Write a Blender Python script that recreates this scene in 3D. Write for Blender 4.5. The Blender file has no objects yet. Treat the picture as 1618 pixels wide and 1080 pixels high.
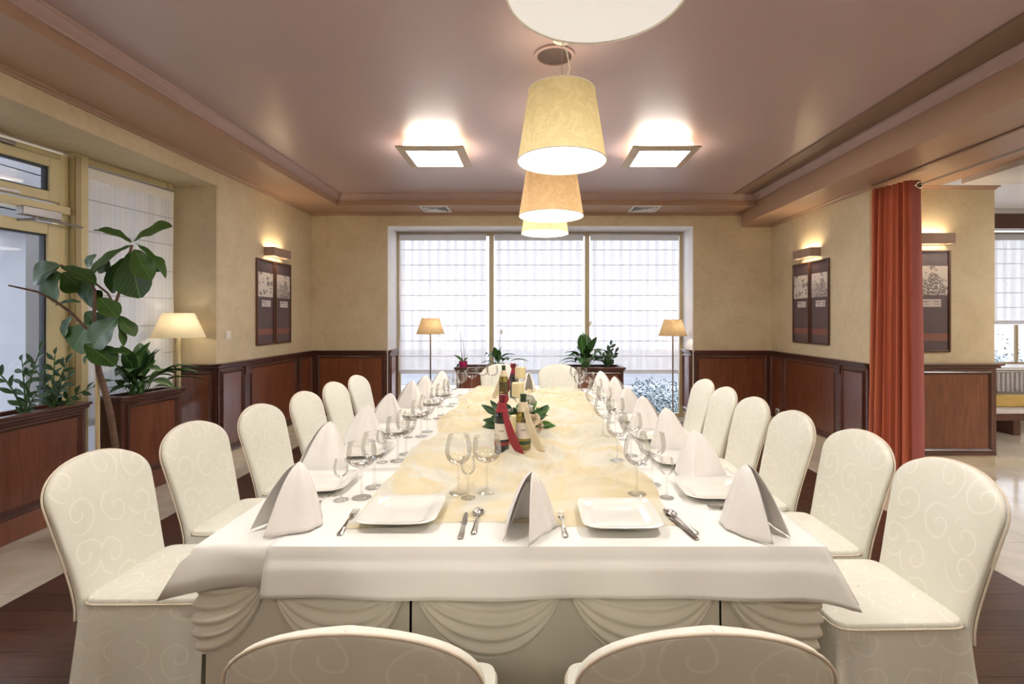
import bpy, math, random
from math import sin, cos, pi, sqrt, radians
from mathutils import Vector, Matrix, noise

random.seed(7)
SC = bpy.context.scene
COL = SC.collection

# ------------------------------------------------------------------ camera, world, exposure
cam_d = bpy.data.cameras.new('camera')
cam = bpy.data.objects.new('camera', cam_d); COL.objects.link(cam)
cam.location = (0, 0, 1.45); cam.rotation_euler = (radians(90), 0, 0)
FPX = 780.0
cam_d.sensor_fit = 'HORIZONTAL'; cam_d.sensor_width = 36.0
cam_d.lens = FPX / 1618 * 36
cam_d.shift_x = -(843 - 809) / 1618
cam_d.shift_y = -(540 - 503) / 1618
cam_d.clip_start = 0.05
SC.camera = cam

SKY = 2.1
W = bpy.data.worlds.new('overcast_sky'); SC.world = W; W.use_nodes = True
wn = W.node_tree.nodes; wl = W.node_tree.links
bg = wn['Background']; bg.inputs['Color'].default_value = (0.86, 0.90, 1.0, 1); bg.inputs['Strength'].default_value = SKY

SC.view_settings.view_transform = 'Standard'
SC.view_settings.look = 'None'
SC.view_settings.gamma = 1.0
SC.view_settings.use_curve_mapping = False
SC.view_settings.exposure = 0.95
SC.cycles.max_bounces = 10
SC.cycles.diffuse_bounces = 5
SC.cycles.transmission_bounces = 8
SC.cycles.transparent_max_bounces = 40
SC.cycles.sample_clamp_indirect = 6.0
SC.cycles.sample_clamp_direct = 0.0
SC.cycles.caustics_reflective = False
SC.cycles.caustics_refractive = False
SC.cycles.use_denoising = True

L_CEIL = 29.0      # radiance of the square ceiling lights
L_PEND = 3.4       # radiance of the pendant diffusers
P_PEND = 0.7       # bulb inside each pendant shade (W)
P_FLOOR = 1.6      # bulb inside the floor lamps (W)
L_SCON = 40.0      # tube inside the wall sconces
WARM = (1.0, 0.84, 0.62)
WARMW = (1.0, 0.945, 0.86)

def at(px, py, y):
    "the point at depth y that the photograph shows at pixel (px, py)"
    return Vector(((px - 843) / FPX * y, y, 1.45 - (py - 503) / FPX * y))

# ------------------------------------------------------------------ materials
def mat(name):
    m = bpy.data.materials.new(name); m.use_nodes = True
    nt = m.node_tree
    return m, nt, nt.nodes['Principled BSDF'], nt.nodes['Material Output']

def node(nt, typ, **kw):
    n = nt.nodes.new(typ)
    for k, v in kw.items():
        if k.startswith('_'):
            setattr(n, k[1:], v)
        else:
            n.inputs[k].default_value = v
    return n

def rgba(c): return (c[0], c[1], c[2], 1.0)

def mth(nt, op, a, b=None, c=None):
    n = nt.nodes.new('ShaderNodeMath'); n.operation = op
    for i, v in enumerate((a, b, c)):
        if v is None: continue
        if isinstance(v, (int, float)): n.inputs[i].default_value = v
        else: nt.links.new(v, n.inputs[i])
    return n.outputs[0]

def mixc(nt, fac, a, b):
    n = nt.nodes.new('ShaderNodeMix'); n.data_type = 'RGBA'
    if isinstance(fac, (int, float)): n.inputs[0].default_value = fac
    else: nt.links.new(fac, n.inputs[0])
    for i, v in ((6, a), (7, b)):
        if isinstance(v, tuple): n.inputs[i].default_value = rgba(v)
        else: nt.links.new(v, n.inputs[i])
    return n.outputs[2]

def coords(nt, kind='Object', scale=(1, 1, 1), rot=(0, 0, 0)):
    tc = nt.nodes.new('ShaderNodeTexCoord'); mp = nt.nodes.new('ShaderNodeMapping')
    mp.inputs['Scale'].default_value = scale; mp.inputs['Rotation'].default_value = rot
    nt.links.new(tc.outputs[kind], mp.inputs['Vector'])
    return mp.outputs['Vector']

def ramp(nt, fac, *stops):
    n = nt.nodes.new('ShaderNodeValToRGB'); e = n.color_ramp.elements
    e[0].position, e[0].color = stops[0][0], rgba(stops[0][1])
    e[1].position, e[1].color = stops[-1][0], rgba(stops[-1][1])
    for p, c in stops[1:-1]:
        x = e.new(p); x.color = rgba(c)
    nt.links.new(fac, n.inputs['Fac'])
    return n.outputs['Color']

def noise_n(nt, vec, scale, detail=4, rough=0.5, dist=0.0):
    n = node(nt, 'ShaderNodeTexNoise', Scale=scale, Detail=detail, Roughness=rough, Distortion=dist)
    nt.links.new(vec, n.inputs['Vector'])
    return n.outputs['Fac']

def bump(nt, b, height, strength=0.2, dist=0.01):
    n = node(nt, 'ShaderNodeBump', Strength=strength, Distance=dist)
    nt.links.new(height, n.inputs['Height']); nt.links.new(n.outputs['Normal'], b.inputs['Normal'])

def plain(name, c, rough=0.6, metal=0.0, spec=0.5, coat=0.0, var=0.06, vscale=8.0):
    m, nt, b, o = mat(name)
    v = coords(nt)
    f = noise_n(nt, v, vscale)
    lo = tuple(x * (1 - var) for x in c); hi = tuple(min(1, x * (1 + var)) for x in c)
    nt.links.new(ramp(nt, f, (0.3, lo), (0.7, hi)), b.inputs['Base Color'])
    b.inputs['Roughness'].default_value = rough; b.inputs['Metallic'].default_value = metal
    b.inputs['Specular IOR Level'].default_value = spec
    b.inputs['Coat Weight'].default_value = coat; b.inputs['Coat Roughness'].default_value = 0.35 if rough > 0.3 else 0.05
    return m

M = {}
# plaster: cream-gold sponged wall paint
def plaster(name, lo, mid, hi):
    m, nt, b, o = mat(name)
    v = coords(nt)
    f1 = noise_n(nt, v, 1.6, 6, 0.62, 0.8); f2 = noise_n(nt, v, 9.0, 5, 0.6, 1.5)
    f = mth(nt, 'ADD', mth(nt, 'MULTIPLY', f1, 0.6), mth(nt, 'MULTIPLY', f2, 0.4))
    nt.links.new(ramp(nt, f, (0.3, lo), (0.5, mid), (0.7, hi)), b.inputs['Base Color'])
    b.inputs['Roughness'].default_value = 0.62
    bump(nt, b, f2, 0.12, 0.004)
    return m
M['plaster'] = plaster('cream_plaster', (0.54, 0.44, 0.285), (0.635, 0.535, 0.365), (0.70, 0.61, 0.45))
M['white_paint'] = plain('white_paint', (0.84, 0.83, 0.84), 0.5, var=0.02)
M['grey_paint'] = plain('pale_grey_paint', (0.62, 0.62, 0.66), 0.5, var=0.02)
M['ceiling'] = plain('satin_brown_pink_ceiling_paint', (0.45, 0.335, 0.335), 0.34, spec=0.6, coat=0.25, var=0.03, vscale=1.2)
M['soffit'] = plain('satin_tan_soffit_paint', (0.42, 0.275, 0.20), 0.42, spec=0.4, var=0.03, vscale=1.5)
M['cornice'] = plain('satin_lilac_brown_cornice_paint', (0.46, 0.33, 0.31), 0.36, spec=0.45, var=0.03)
M['dark_band'] = plain('dark_brown_trim_and_beam_shade', (0.235, 0.15, 0.105), 0.5, var=0.04)  # brown trim colour, also used for the beam's shade on the ceiling
M['frame_gold'] = plain('gold_beige_window_frame', (0.66, 0.58, 0.345), 0.4, var=0.04)
M['frame_tan'] = plain('tan_window_frame', (0.42, 0.33, 0.19), 0.4, var=0.04)
M['gasket'] = plain('black_rubber_gasket', (0.03, 0.035, 0.045), 0.5)
M['stone_base'] = plain('beige_stone_skirting', (0.56, 0.47, 0.35), 0.35, var=0.1, vscale=5)

def wood(name, dark, light, scale=(1.2, 1.2, 14), rough=0.28, coat=0.35, blocks=0.0):
    m, nt, b, o = mat(name)
    v = coords(nt, 'Object', scale)
    g = noise_n(nt, v, 2.2, 6, 0.6, 1.2)
    col = ramp(nt, g, (0.25, dark), (0.75, light))
    info = nt.nodes.new('ShaderNodeObjectInfo')
    sh = mth(nt, 'ADD', 0.8, mth(nt, 'MULTIPLY', info.outputs['Random'], 0.4))
    mul = nt.nodes.new('ShaderNodeVectorMath'); mul.operation = 'SCALE'
    nt.links.new(col, mul.inputs[0]); nt.links.new(sh, mul.inputs['Scale'])
    nt.links.new(mul.outputs[0], b.inputs['Base Color'])
    b.inputs['Roughness'].default_value = rough
    b.inputs['Coat Weight'].default_value = coat; b.inputs['Coat Roughness'].default_value = 0.22
    bump(nt, b, g, 0.05, 0.002)
    return m
M['mahogany'] = wood('mahogany_panel_wood', (0.115, 0.034, 0.016), (0.225, 0.075, 0.034), (9, 9, 1.2))
M['mahogany_dark'] = wood('dark_mahogany_moulding', (0.062, 0.021, 0.015), (0.115, 0.04, 0.026), (3, 3, 6))
M['frame_wood'] = wood('picture_frame_wood', (0.06, 0.02, 0.012), (0.12, 0.042, 0.022), (6, 6, 3))
M['plank'] = wood('dark_parquet_plank', (0.036, 0.015, 0.010), (0.105, 0.043, 0.026), (1.5, 14, 6), 0.33, 0.25)
M['trunk'] = wood('plant_bark', (0.09, 0.045, 0.03), (0.2, 0.11, 0.07), (8, 8, 20), 0.7, 0.0)

def tile_mat():
    m, nt, b, o = mat('polished_beige_floor_tile')
    v = coords(nt)
    info = nt.nodes.new('ShaderNodeObjectInfo')
    add = nt.nodes.new('ShaderNodeVectorMath'); add.operation = 'ADD'
    nt.links.new(v, add.inputs[0]); nt.links.new(info.outputs['Location'], add.inputs[1])
    f = noise_n(nt, add.outputs[0], 3.0, 5, 0.55, 1.0)
    nt.links.new(ramp(nt, f, (0.3, (0.54, 0.475, 0.385)), (0.7, (0.66, 0.60, 0.51))), b.inputs['Base Color'])
    b.inputs['Roughness'].default_value = 0.12
    b.inputs['Coat Weight'].default_value = 0.3; b.inputs['Coat Roughness'].default_value = 0.05
    return m
M['tile'] = tile_mat()
M['grout'] = plain('floor_grout', (0.30, 0.25, 0.19), 0.8)

# chair cover: cream jacquard with woven scrolls
def jacquard():
    m, nt, b, o = mat('cream_scroll_jacquard')
    uv = coords(nt, 'UV', (7.0, 7.0, 7.0))
    wob = node(nt, 'ShaderNodeTexNoise', Scale=1.3, Detail=1.0); nt.links.new(uv, wob.inputs['Vector'])
    dv = nt.nodes.new('ShaderNodeVectorMath'); dv.operation = 'MULTIPLY_ADD'
    nt.links.new(wob.outputs['Color'], dv.inputs[0]); dv.inputs[1].default_value = (0.22, 0.22, 0); nt.links.new(uv, dv.inputs[2])
    vo = nt.nodes.new('ShaderNodeTexVoronoi'); vo.voronoi_dimensions = '2D'
    vo.inputs['Scale'].default_value = 1.0; vo.inputs['Randomness'].default_value = 0.42
    nt.links.new(dv.outputs[0], vo.inputs['Vector'])
    sub = nt.nodes.new('ShaderNodeVectorMath'); sub.operation = 'SUBTRACT'
    nt.links.new(dv.outputs[0], sub.inputs[0]); nt.links.new(vo.outputs['Position'], sub.inputs[1])
    sx = nt.nodes.new('ShaderNodeSeparateXYZ'); nt.links.new(sub.outputs[0], sx.inputs[0])
    th = mth(nt, 'ARCTAN2', sx.outputs[1], sx.outputs[0])
    hsh = nt.nodes.new('ShaderNodeSeparateXYZ'); nt.links.new(vo.outputs['Color'], hsh.inputs[0])
    th = mth(nt, 'DIVIDE', th, 2 * pi)
    sgn = mth(nt, 'SUBTRACT', mth(nt, 'MULTIPLY', mth(nt, 'GREATER_THAN', hsh.outputs[0], 0.5), 2.0), 1.0)
    th = mth(nt, 'MULTIPLY', th, sgn)
    r = vo.outputs['Distance']
    ph = mth(nt, 'FRACT', mth(nt, 'ADD', mth(nt, 'ADD', th, hsh.outputs[1]), mth(nt, 'MULTIPLY', r, 3.0)))
    d = mth(nt, 'ABSOLUTE', mth(nt, 'SUBTRACT', ph, 0.5))
    d = mth(nt, 'DIVIDE', d, 3.2)
    mr = node(nt, 'ShaderNodeMapRange'); mr.inputs['From Min'].default_value = 0.026; mr.inputs['From Max'].default_value = 0.012
    nt.links.new(d, mr.inputs['Value'])
    mask = mth(nt, 'MULTIPLY', mr.outputs[0], mth(nt, 'LESS_THAN', r, 0.50))
    mask = mth(nt, 'MULTIPLY', mask, mth(nt, 'GREATER_THAN', r, 0.05))
    f = noise_n(nt, coords(nt), 6.0, 3)
    base = ramp(nt, f, (0.3, (0.725, 0.72, 0.635)), (0.7, (0.77, 0.765, 0.69)))
    nt.links.new(mixc(nt, mth(nt, 'MULTIPLY', mask, 0.62), base, (0.88, 0.865, 0.79)), b.inputs['Base Color'])
    rr = mth(nt, 'SUBTRACT', 0.62, mth(nt, 'MULTIPLY', mask, 0.12))
    nt.links.new(rr, b.inputs['Roughness'])
    b.inputs['Sheen Weight'].default_value = 0.12
    b.inputs['Specular IOR Level'].default_value = 0.35
    wr = noise_n(nt, coords(nt, 'Object', (1, 1, 0.35)), 9.0, 3, 0.5, 0.8)
    bump(nt, b, wr, 0.35, 0.012)
    return m
M['jacquard'] = jacquard()
M['piping'] = plain('cream_piping_cord', (0.70, 0.61, 0.50), 0.6)

def cloth(name, c, wrinkle=0.25, rough=0.75, scale=5.0):
    m, nt, b, o = mat(name)
    v = coords(nt)
    f = noise_n(nt, v, scale, 4, 0.5, 0.6)
    nt.links.new(ramp(nt, f, (0.3, tuple(x * 0.97 for x in c)), (0.7, c)), b.inputs['Base Color'])
    b.inputs['Roughness'].default_value = rough; b.inputs['Sheen Weight'].default_value = 0.1
    b.inputs['Specular IOR Level'].default_value = 0.3
    bump(nt, b, f, wrinkle, 0.01)
    return m
M['cloth'] = cloth('white_table_linen', (0.85, 0.84, 0.81))
M['napkin'] = cloth('white_napkin_linen', (0.87, 0.84, 0.82), 0.2, 0.7, 14)
M['skirt'] = cloth('cream_skirt_cloth', (0.66, 0.63, 0.54), 0.2)
M['swag'] = cloth('cream_swag_chiffon', (0.75, 0.72, 0.63), 0.15)
M['red_ribbon'] = cloth('red_satin_ribbon', (0.30, 0.028, 0.042), 0.2, 0.45, 20)
M['cream_ribbon'] = cloth('cream_satin_ribbon', (0.72, 0.62, 0.44), 0.2, 0.45, 20)
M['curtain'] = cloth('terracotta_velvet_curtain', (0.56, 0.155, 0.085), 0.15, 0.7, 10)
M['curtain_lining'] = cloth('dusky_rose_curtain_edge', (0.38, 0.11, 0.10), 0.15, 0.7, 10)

def translucent_cloth(name, c, trans, transp, stripe=None, rough=0.8, noise_scale=None, c2=None):
    m, nt, b, o = mat(name)
    nt.nodes.remove(b)
    L = nt.links
    df = node(nt, 'ShaderNodeBsdfDiffuse'); tr = node(nt, 'ShaderNodeBsdfTranslucent'); tp = node(nt, 'ShaderNodeBsdfTransparent')
    mx = node(nt, 'ShaderNodeMixShader', Fac=trans); mx2 = node(nt, 'ShaderNodeMixShader', Fac=transp)
    L.new(df.outputs[0], mx.inputs[1]); L.new(tr.outputs[0], mx.inputs[2])
    L.new(mx.outputs[0], mx2.inputs[1]); L.new(tp.outputs[0], mx2.inputs[2])
    L.new(mx2.outputs[0], o.inputs['Surface'])
    df.inputs['Color'].default_value = rgba(c); tr.inputs['Color'].default_value = rgba(c)
    v = coords(nt)
    if c2 is not None:
        f = noise_n(nt, coords(nt, 'Object', (1, 1, 1)), noise_scale or 4, 3, 0.55, 1.6)
        cc = ramp(nt, f, (0.40, c), (0.56, c2), (0.66, tuple(0.5 * (a + q) for a, q in zip(c, c2))))
        L.new(cc, df.inputs['Color']); L.new(cc, tr.inputs['Color'])
    if stripe:
        sx = nt.nodes.new('ShaderNodeSeparateXYZ'); L.new(v, sx.inputs[0])
        s = mth(nt, 'ADD', sx.outputs[0], mth(nt, 'MULTIPLY', noise_n(nt, coords(nt, 'Object', (1, 0, 0)), 3.0, 2), 0.06))
        w1 = mth(nt, 'SINE', mth(nt, 'MULTIPLY', s, 2 * pi / stripe))
        w2 = mth(nt, 'SINE', mth(nt, 'MULTIPLY', s, 2 * pi / (stripe * 0.27)))
        w = mth(nt, 'ADD', mth(nt, 'MULTIPLY', w1, 0.30), mth(nt, 'MULTIPLY', w2, 0.22))
        w = mth(nt, 'ADD', w, 0.5)
        mr = node(nt, 'ShaderNodeMapRange'); mr.inputs['From Min'].default_value = 0.35; mr.inputs['From Max'].default_value = 0.65
        mr.inputs['To Min'].default_value = transp * 0.55; mr.inputs['To Max'].default_value = min(1, transp * 1.5)
        L.new(w, mr.inputs['Value']); L.new(mr.outputs[0], mx2.inputs[0])
    return m
M['blind'] = translucent_cloth('sheer_striped_blind', (0.90, 0.91, 0.94), 0.27, 0.13, stripe=0.13)
M['blind_hem'] = translucent_cloth('blind_hem_cloth', (0.74, 0.73, 0.74), 0.35, 0.12)
M['blind_seam'] = translucent_cloth('blind_batten_seam', (0.55, 0.57, 0.64), 0.25, 0.15)
M['organza'] = translucent_cloth('cream_and_gold_organza', (0.84, 0.83, 0.735), 0.30, 0.30, noise_scale=2.4, c2=(0.85, 0.745, 0.49))
M['shade'] = translucent_cloth('parchment_lampshade', (0.60, 0.53, 0.33), 0.22, 0.0, noise_scale=14, c2=(0.53, 0.46, 0.27))
M['shade_peach'] = translucent_cloth('peach_lampshade', (0.62, 0.47, 0.29), 0.22, 0.0, noise_scale=14, c2=(0.55, 0.40, 0.23))
M['lamp_shade'] = translucent_cloth('pale_lampshade_linen', (0.82, 0.74, 0.55), 0.4, 0.0)
M['shade_lining'] = plain('white_shade_lining', (0.85, 0.80, 0.70), 0.6, var=0.01)

def emit(name, c, s):
    m, nt, b, o = mat(name)
    b.inputs['Base Color'].default_value = rgba((0.8, 0.8, 0.8))
    b.inputs['Emission Color'].default_value = rgba(c); b.inputs['Emission Strength'].default_value = s
    return m
M['ceil_glow'] = emit('lit_frosted_glass', WARMW, L_CEIL)
M['ceil_glow_up'] = emit('lit_upper_glass', (1.0, 0.80, 0.52), L_CEIL * 0.12)
M['rear_fill_glow'] = emit('rear_fill_glass', WARMW, L_CEIL * 0.7)  # glow of the fill lights added behind the camera
M['pend_glow'] = emit('lit_pendant_diffuser', (1.0, 0.9, 0.78), L_PEND)
M['pend_glow_dim'] = emit('dimly_lit_pendant_diffuser', (1.0, 0.93, 0.87), 0.24)
M['tube_glow'] = emit('lit_sconce_tube', (1.0, 0.82, 0.52), L_SCON)

def glassy(name, tint=(1, 1, 1), edge=(0.45, 0.47, 0.46), refl=0.05, rough=0.02):
    m, nt, b, o = mat(name); nt.nodes.remove(b)
    lw = node(nt, 'ShaderNodeLayerWeight', Blend=0.35)
    tp = node(nt, 'ShaderNodeBsdfTransparent'); gl = node(nt, 'ShaderNodeBsdfGlossy', Roughness=rough)
    p = mth(nt, 'POWER', lw.outputs['Facing'], 4.0)
    nt.links.new(mixc(nt, p, tint, edge), tp.inputs['Color'])
    fr = node(nt, 'ShaderNodeFresnel', IOR=1.45)
    f = mth(nt, 'ADD', mth(nt, 'MULTIPLY', fr.outputs[0], 0.55), refl)
    mx = node(nt, 'ShaderNodeMixShader'); nt.links.new(f, mx.inputs[0])
    nt.links.new(tp.outputs[0], mx.inputs[1]); nt.links.new(gl.outputs[0], mx.inputs[2])
    nt.links.new(mx.outputs[0], o.inputs['Surface'])
    return m
M['wineglass'] = glassy('clear_wine_glass', (0.99, 0.99, 0.985), (0.62, 0.63, 0.61), 0.015)
M['pane'] = glassy('window_glass', (0.96, 0.97, 0.98), (0.8, 0.82, 0.85), 0.0)
M['bottle_pale'] = glassy('pale_wine_bottle_glass', (0.62, 0.56, 0.30), (0.16, 0.15, 0.07), 0.05)
M['bottle_dark'] = plain('dark_wine_bottle_glass', (0.012, 0.014, 0.012), 0.06, coat=0.6, var=0.1)
M['foil_red'] = plain('dark_red_foil', (0.16, 0.02, 0.025), 0.35, metal=0.3)
M['foil_green'] = plain('dark_green_foil', (0.03, 0.06, 0.025), 0.35, metal=0.3)
M['label'] = plain('cream_paper_label', (0.72, 0.66, 0.58), 0.6, var=0.03)
M['label_dark'] = plain('dark_label_print', (0.10, 0.06, 0.06), 0.6)
M['label_red'] = plain('red_label_strip', (0.28, 0.04, 0.045), 0.5)
M['label_green'] = plain('green_label_strip', (0.05, 0.09, 0.05), 0.5)
M['porcelain'] = plain('white_porcelain', (0.80, 0.79, 0.74), 0.12, coat=0.4, var=0.01)
M['steel'] = plain('polished_steel', (0.55, 0.54, 0.52), 0.16, metal=1.0, var=0.05)
M['alu'] = plain('brushed_aluminium', (0.36, 0.35, 0.36), 0.4, metal=0.6)
M['chrome'] = plain('chrome', (0.7, 0.7, 0.72), 0.1, metal=1.0)
M['sconce'] = plain('taupe_sconce_metal', (0.34, 0.23, 0.185), 0.5)
M['beige_wood'] = plain('beige_light_frame', (0.52, 0.42, 0.33), 0.45)
M['cream_pole'] = plain('cream_lamp_pole', (0.62, 0.52, 0.31), 0.45)
M['grey_pole'] = plain('grey_lamp_pole', (0.30, 0.28, 0.26), 0.4, metal=0.4)
M['cable'] = plain('white_cable', (0.8, 0.76, 0.7), 0.5)
M['wax'] = plain('cream_candle_wax', (0.78, 0.66, 0.38), 0.45, var=0.05)
M['wick'] = plain('charred_wick', (0.03, 0.025, 0.02), 0.9)
M['mat_plum'] = plain('plum_picture_mount', (0.095, 0.062, 0.078), 0.35, coat=0.25, var=0.08)
M['card'] = plain('pale_caption_card', (0.62, 0.55, 0.56), 0.6, var=0.02)
M['ink'] = plain('caption_ink', (0.12, 0.09, 0.10), 0.7)
M['plastic_white'] = plain('white_plastic', (0.78, 0.75, 0.68), 0.4, var=0.01)
M['vent'] = plain('white_vent_metal', (0.78, 0.78, 0.80), 0.4, var=0.02)
M['vent_dark'] = plain('dark_vent_throat', (0.10, 0.10, 0.11), 0.7)
M['speaker'] = plain('taupe_speaker_grille', (0.10, 0.066, 0.06), 0.6)
M['soil'] = plain('potting_soil', (0.05, 0.032, 0.02), 0.95, var=0.4, vscale=40)
M['pot_pink'] = plain('magenta_plastic_pot', (0.42, 0.02, 0.12), 0.3)
M['pot_brown'] = plain('brown_plant_pot', (0.14, 0.07, 0.045), 0.5)
M['cane'] = plain('pale_bamboo_cane', (0.62, 0.48, 0.27), 0.5)
M['petal_cream'] = plain('cream_rose_petal', (0.78, 0.66, 0.50), 0.6)
M['petal_white'] = plain('white_flower_petal', (0.82, 0.80, 0.76), 0.6)
M['snow'] = plain('snow', (0.88, 0.90, 0.93), 0.8, var=0.03, vscale=2)
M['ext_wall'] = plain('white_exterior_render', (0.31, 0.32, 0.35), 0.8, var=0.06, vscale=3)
M['ext_dark'] = plain('grey_violet_exterior', (0.11, 0.105, 0.13), 0.7, var=0.2, vscale=2)
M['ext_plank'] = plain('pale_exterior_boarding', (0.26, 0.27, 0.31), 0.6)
M['ext_fence'] = plain('pale_exterior_fence', (0.66, 0.67, 0.71), 0.8)
M['road'] = plain('wet_grey_road', (0.16, 0.165, 0.18), 0.6, var=0.15, vscale=1)
M['radiator'] = plain('white_radiator', (0.55, 0.54, 0.58), 0.5)
M['ochre'] = plain('ochre_bench_back', (0.58, 0.40, 0.13), 0.6)
M['fringe'] = plain('pale_fringe', (0.66, 0.62, 0.6), 0.8)
M['amber'] = glassy('amber_glass', (0.9, 0.62, 0.25), (0.5, 0.28, 0.08), 0.04)

def leaf_mat(name, lo, hi, rough=0.46):
    m, nt, b, o = mat(name)
    v = coords(nt)
    f = noise_n(nt, v, 3.0, 3)
    info = nt.nodes.new('ShaderNodeObjectInfo')
    f = mth(nt, 'ADD', mth(nt, 'MULTIPLY', f, 0.6), mth(nt, 'MULTIPLY', info.outputs['Random'], 0.4))
    sx = nt.nodes.new('ShaderNodeSeparateXYZ'); nt.links.new(v, sx.inputs[0])
    vein = mth(nt, 'LESS_THAN', mth(nt, 'ABSOLUTE', sx.outputs[0]), 0.012)
    side = mth(nt, 'SINE', mth(nt, 'MULTIPLY', mth(nt, 'SUBTRACT', sx.outputs[1], mth(nt, 'ABSOLUTE', sx.outputs[0])), 52.0))
    side = mth(nt, 'GREATER_THAN', side, 0.95)
    vn = mth(nt, 'MAXIMUM', mth(nt, 'MULTIPLY', vein, 0.8), mth(nt, 'MULTIPLY', side, 0.35))
    col = ramp(nt, f, (0.25, lo), (0.75, hi))
    nt.links.new(mixc(nt, vn, col, tuple(min(1, x * 2.2 + 0.02) for x in hi)), b.inputs['Base Color'])
    b.inputs['Roughness'].default_value = rough
    return m
M['leaf_fig'] = leaf_mat('fiddle_leaf_green', (0.026, 0.066, 0.012), (0.065, 0.145, 0.026))
M['leaf_lily'] = leaf_mat('lily_leaf_green', (0.018, 0.06, 0.016), (0.06, 0.15, 0.035))
M['leaf_zz'] = leaf_mat('dark_leaflet_green', (0.012, 0.04, 0.014), (0.035, 0.10, 0.03))
M['leaf_bright'] = leaf_mat('bright_leaf_green', (0.03, 0.10, 0.018), (0.09, 0.22, 0.04))
M['stem'] = plain('green_stem', (0.06, 0.12, 0.03), 0.5)

def shrub_mat():
    m, nt, b, o = mat('snow_dusted_conifer')
    g = nt.nodes.new('ShaderNodeNewGeometry')
    f = noise_n(nt, coords(nt), 26.0, 3)
    sx = nt.nodes.new('ShaderNodeSeparateXYZ'); nt.links.new(g.outputs['True Normal'], sx.inputs[0])
    f = mth(nt, 'ADD', f, mth(nt, 'MULTIPLY', mth(nt, 'ABSOLUTE', sx.outputs[2]), 0.12))
    nt.links.new(ramp(nt, f, (0.46, (0.035, 0.075, 0.085)), (0.56, (0.25, 0.33, 0.38)), (0.66, (0.8, 0.86, 0.92))), b.inputs['Base Color'])
    b.inputs['Roughness'].default_value = 0.8
    return m
M['shrub'] = shrub_mat()

def print_mat(name, kind):
    "kind 'blobs': pale print with dark round blossoms; 'tree': pale print with a dark leafy spire"
    m, nt, b, o = mat(name)
    uv = coords(nt, 'UV')
    paper = (0.66, 0.60, 0.58); ink = (0.13, 0.10, 0.12)
    if kind == 'blobs':
        vo = nt.nodes.new('ShaderNodeTexVoronoi'); vo.voronoi_dimensions = '2D'
        vo.inputs['Scale'].default_value = 4.2; vo.inputs['Randomness'].default_value = 0.9
        nt.links.new(uv, vo.inputs['Vector'])
        h = nt.nodes.new('ShaderNodeSeparateXYZ'); nt.links.new(vo.outputs['Color'], h.inputs[0])
        rad = mth(nt, 'MULTIPLY', mth(nt, 'POWER', h.outputs[0], 1.6), 0.46)
        mask = mth(nt, 'LESS_THAN', vo.outputs['Distance'], rad)
        n = noise_n(nt, coords(nt, 'UV', (1, 1, 1)), 22, 2)
        mask = mth(nt, 'MULTIPLY', mask, mth(nt, 'ADD', 0.45, mth(nt, 'MULTIPLY', n, 0.6)))
    else:
        sx = nt.nodes.new('ShaderNodeSeparateXYZ'); nt.links.new(uv, sx.inputs[0])
        u, v = sx.outputs[0], sx.outputs[1]
        n = noise_n(nt, uv, 16, 3, 0.6)
        w = mth(nt, 'MULTIPLY', mth(nt, 'SUBTRACT', 1.0, v), 0.42)
        n2 = noise_n(nt, uv, 7, 2, 0.6)
        d = mth(nt, 'ADD', mth(nt, 'ABSOLUTE', mth(nt, 'SUBTRACT', u, 0.66)), mth(nt, 'MULTIPLY', mth(nt, 'SUBTRACT', n2, 0.5), 0.7))
        spire = mth(nt, 'LESS_THAN', d, w)
        w2 = mth(nt, 'MULTIPLY', mth(nt, 'SUBTRACT', 0.80, v), 0.5)
        spire2 = mth(nt, 'LESS_THAN', mth(nt, 'ADD', mth(nt, 'ABSOLUTE', mth(nt, 'SUBTRACT', u, 0.25)), mth(nt, 'MULTIPLY', mth(nt, 'SUBTRACT', n2, 0.5), 1.2)), w2)
        reg = mth(nt, 'MAXIMUM', spire, mth(nt, 'MULTIPLY', spire2, 0.75))
        mask = mth(nt, 'MULTIPLY', reg, mth(nt, 'MULTIPLY', mth(nt, 'GREATER_THAN', n, 0.46), 0.85))
    nt.links.new(mixc(nt, mask, paper, ink), b.inputs['Base Color'])
    b.inputs['Roughness'].default_value = 0.4; b.inputs['Coat Weight'].default_value = 0.2
    return m
M['print_blobs'] = print_mat('pale_print_round_blossoms', 'blobs')
M['print_tree'] = print_mat('pale_print_leafy_spire', 'tree')
def band_mat():
    m, nt, b, o = mat('terracotta_ornament_band')
    f = noise_n(nt, coords(nt, 'UV', (8, 1.5, 1)), 6.0, 4, 0.6, 1.5)
    nt.links.new(ramp(nt, f, (0.4, (0.15, 0.06, 0.055)), (0.6, (0.34, 0.135, 0.095))), b.inputs['Base Color'])
    b.inputs['Roughness'].default_value = 0.5
    return m
M['band'] = band_mat()

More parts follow.
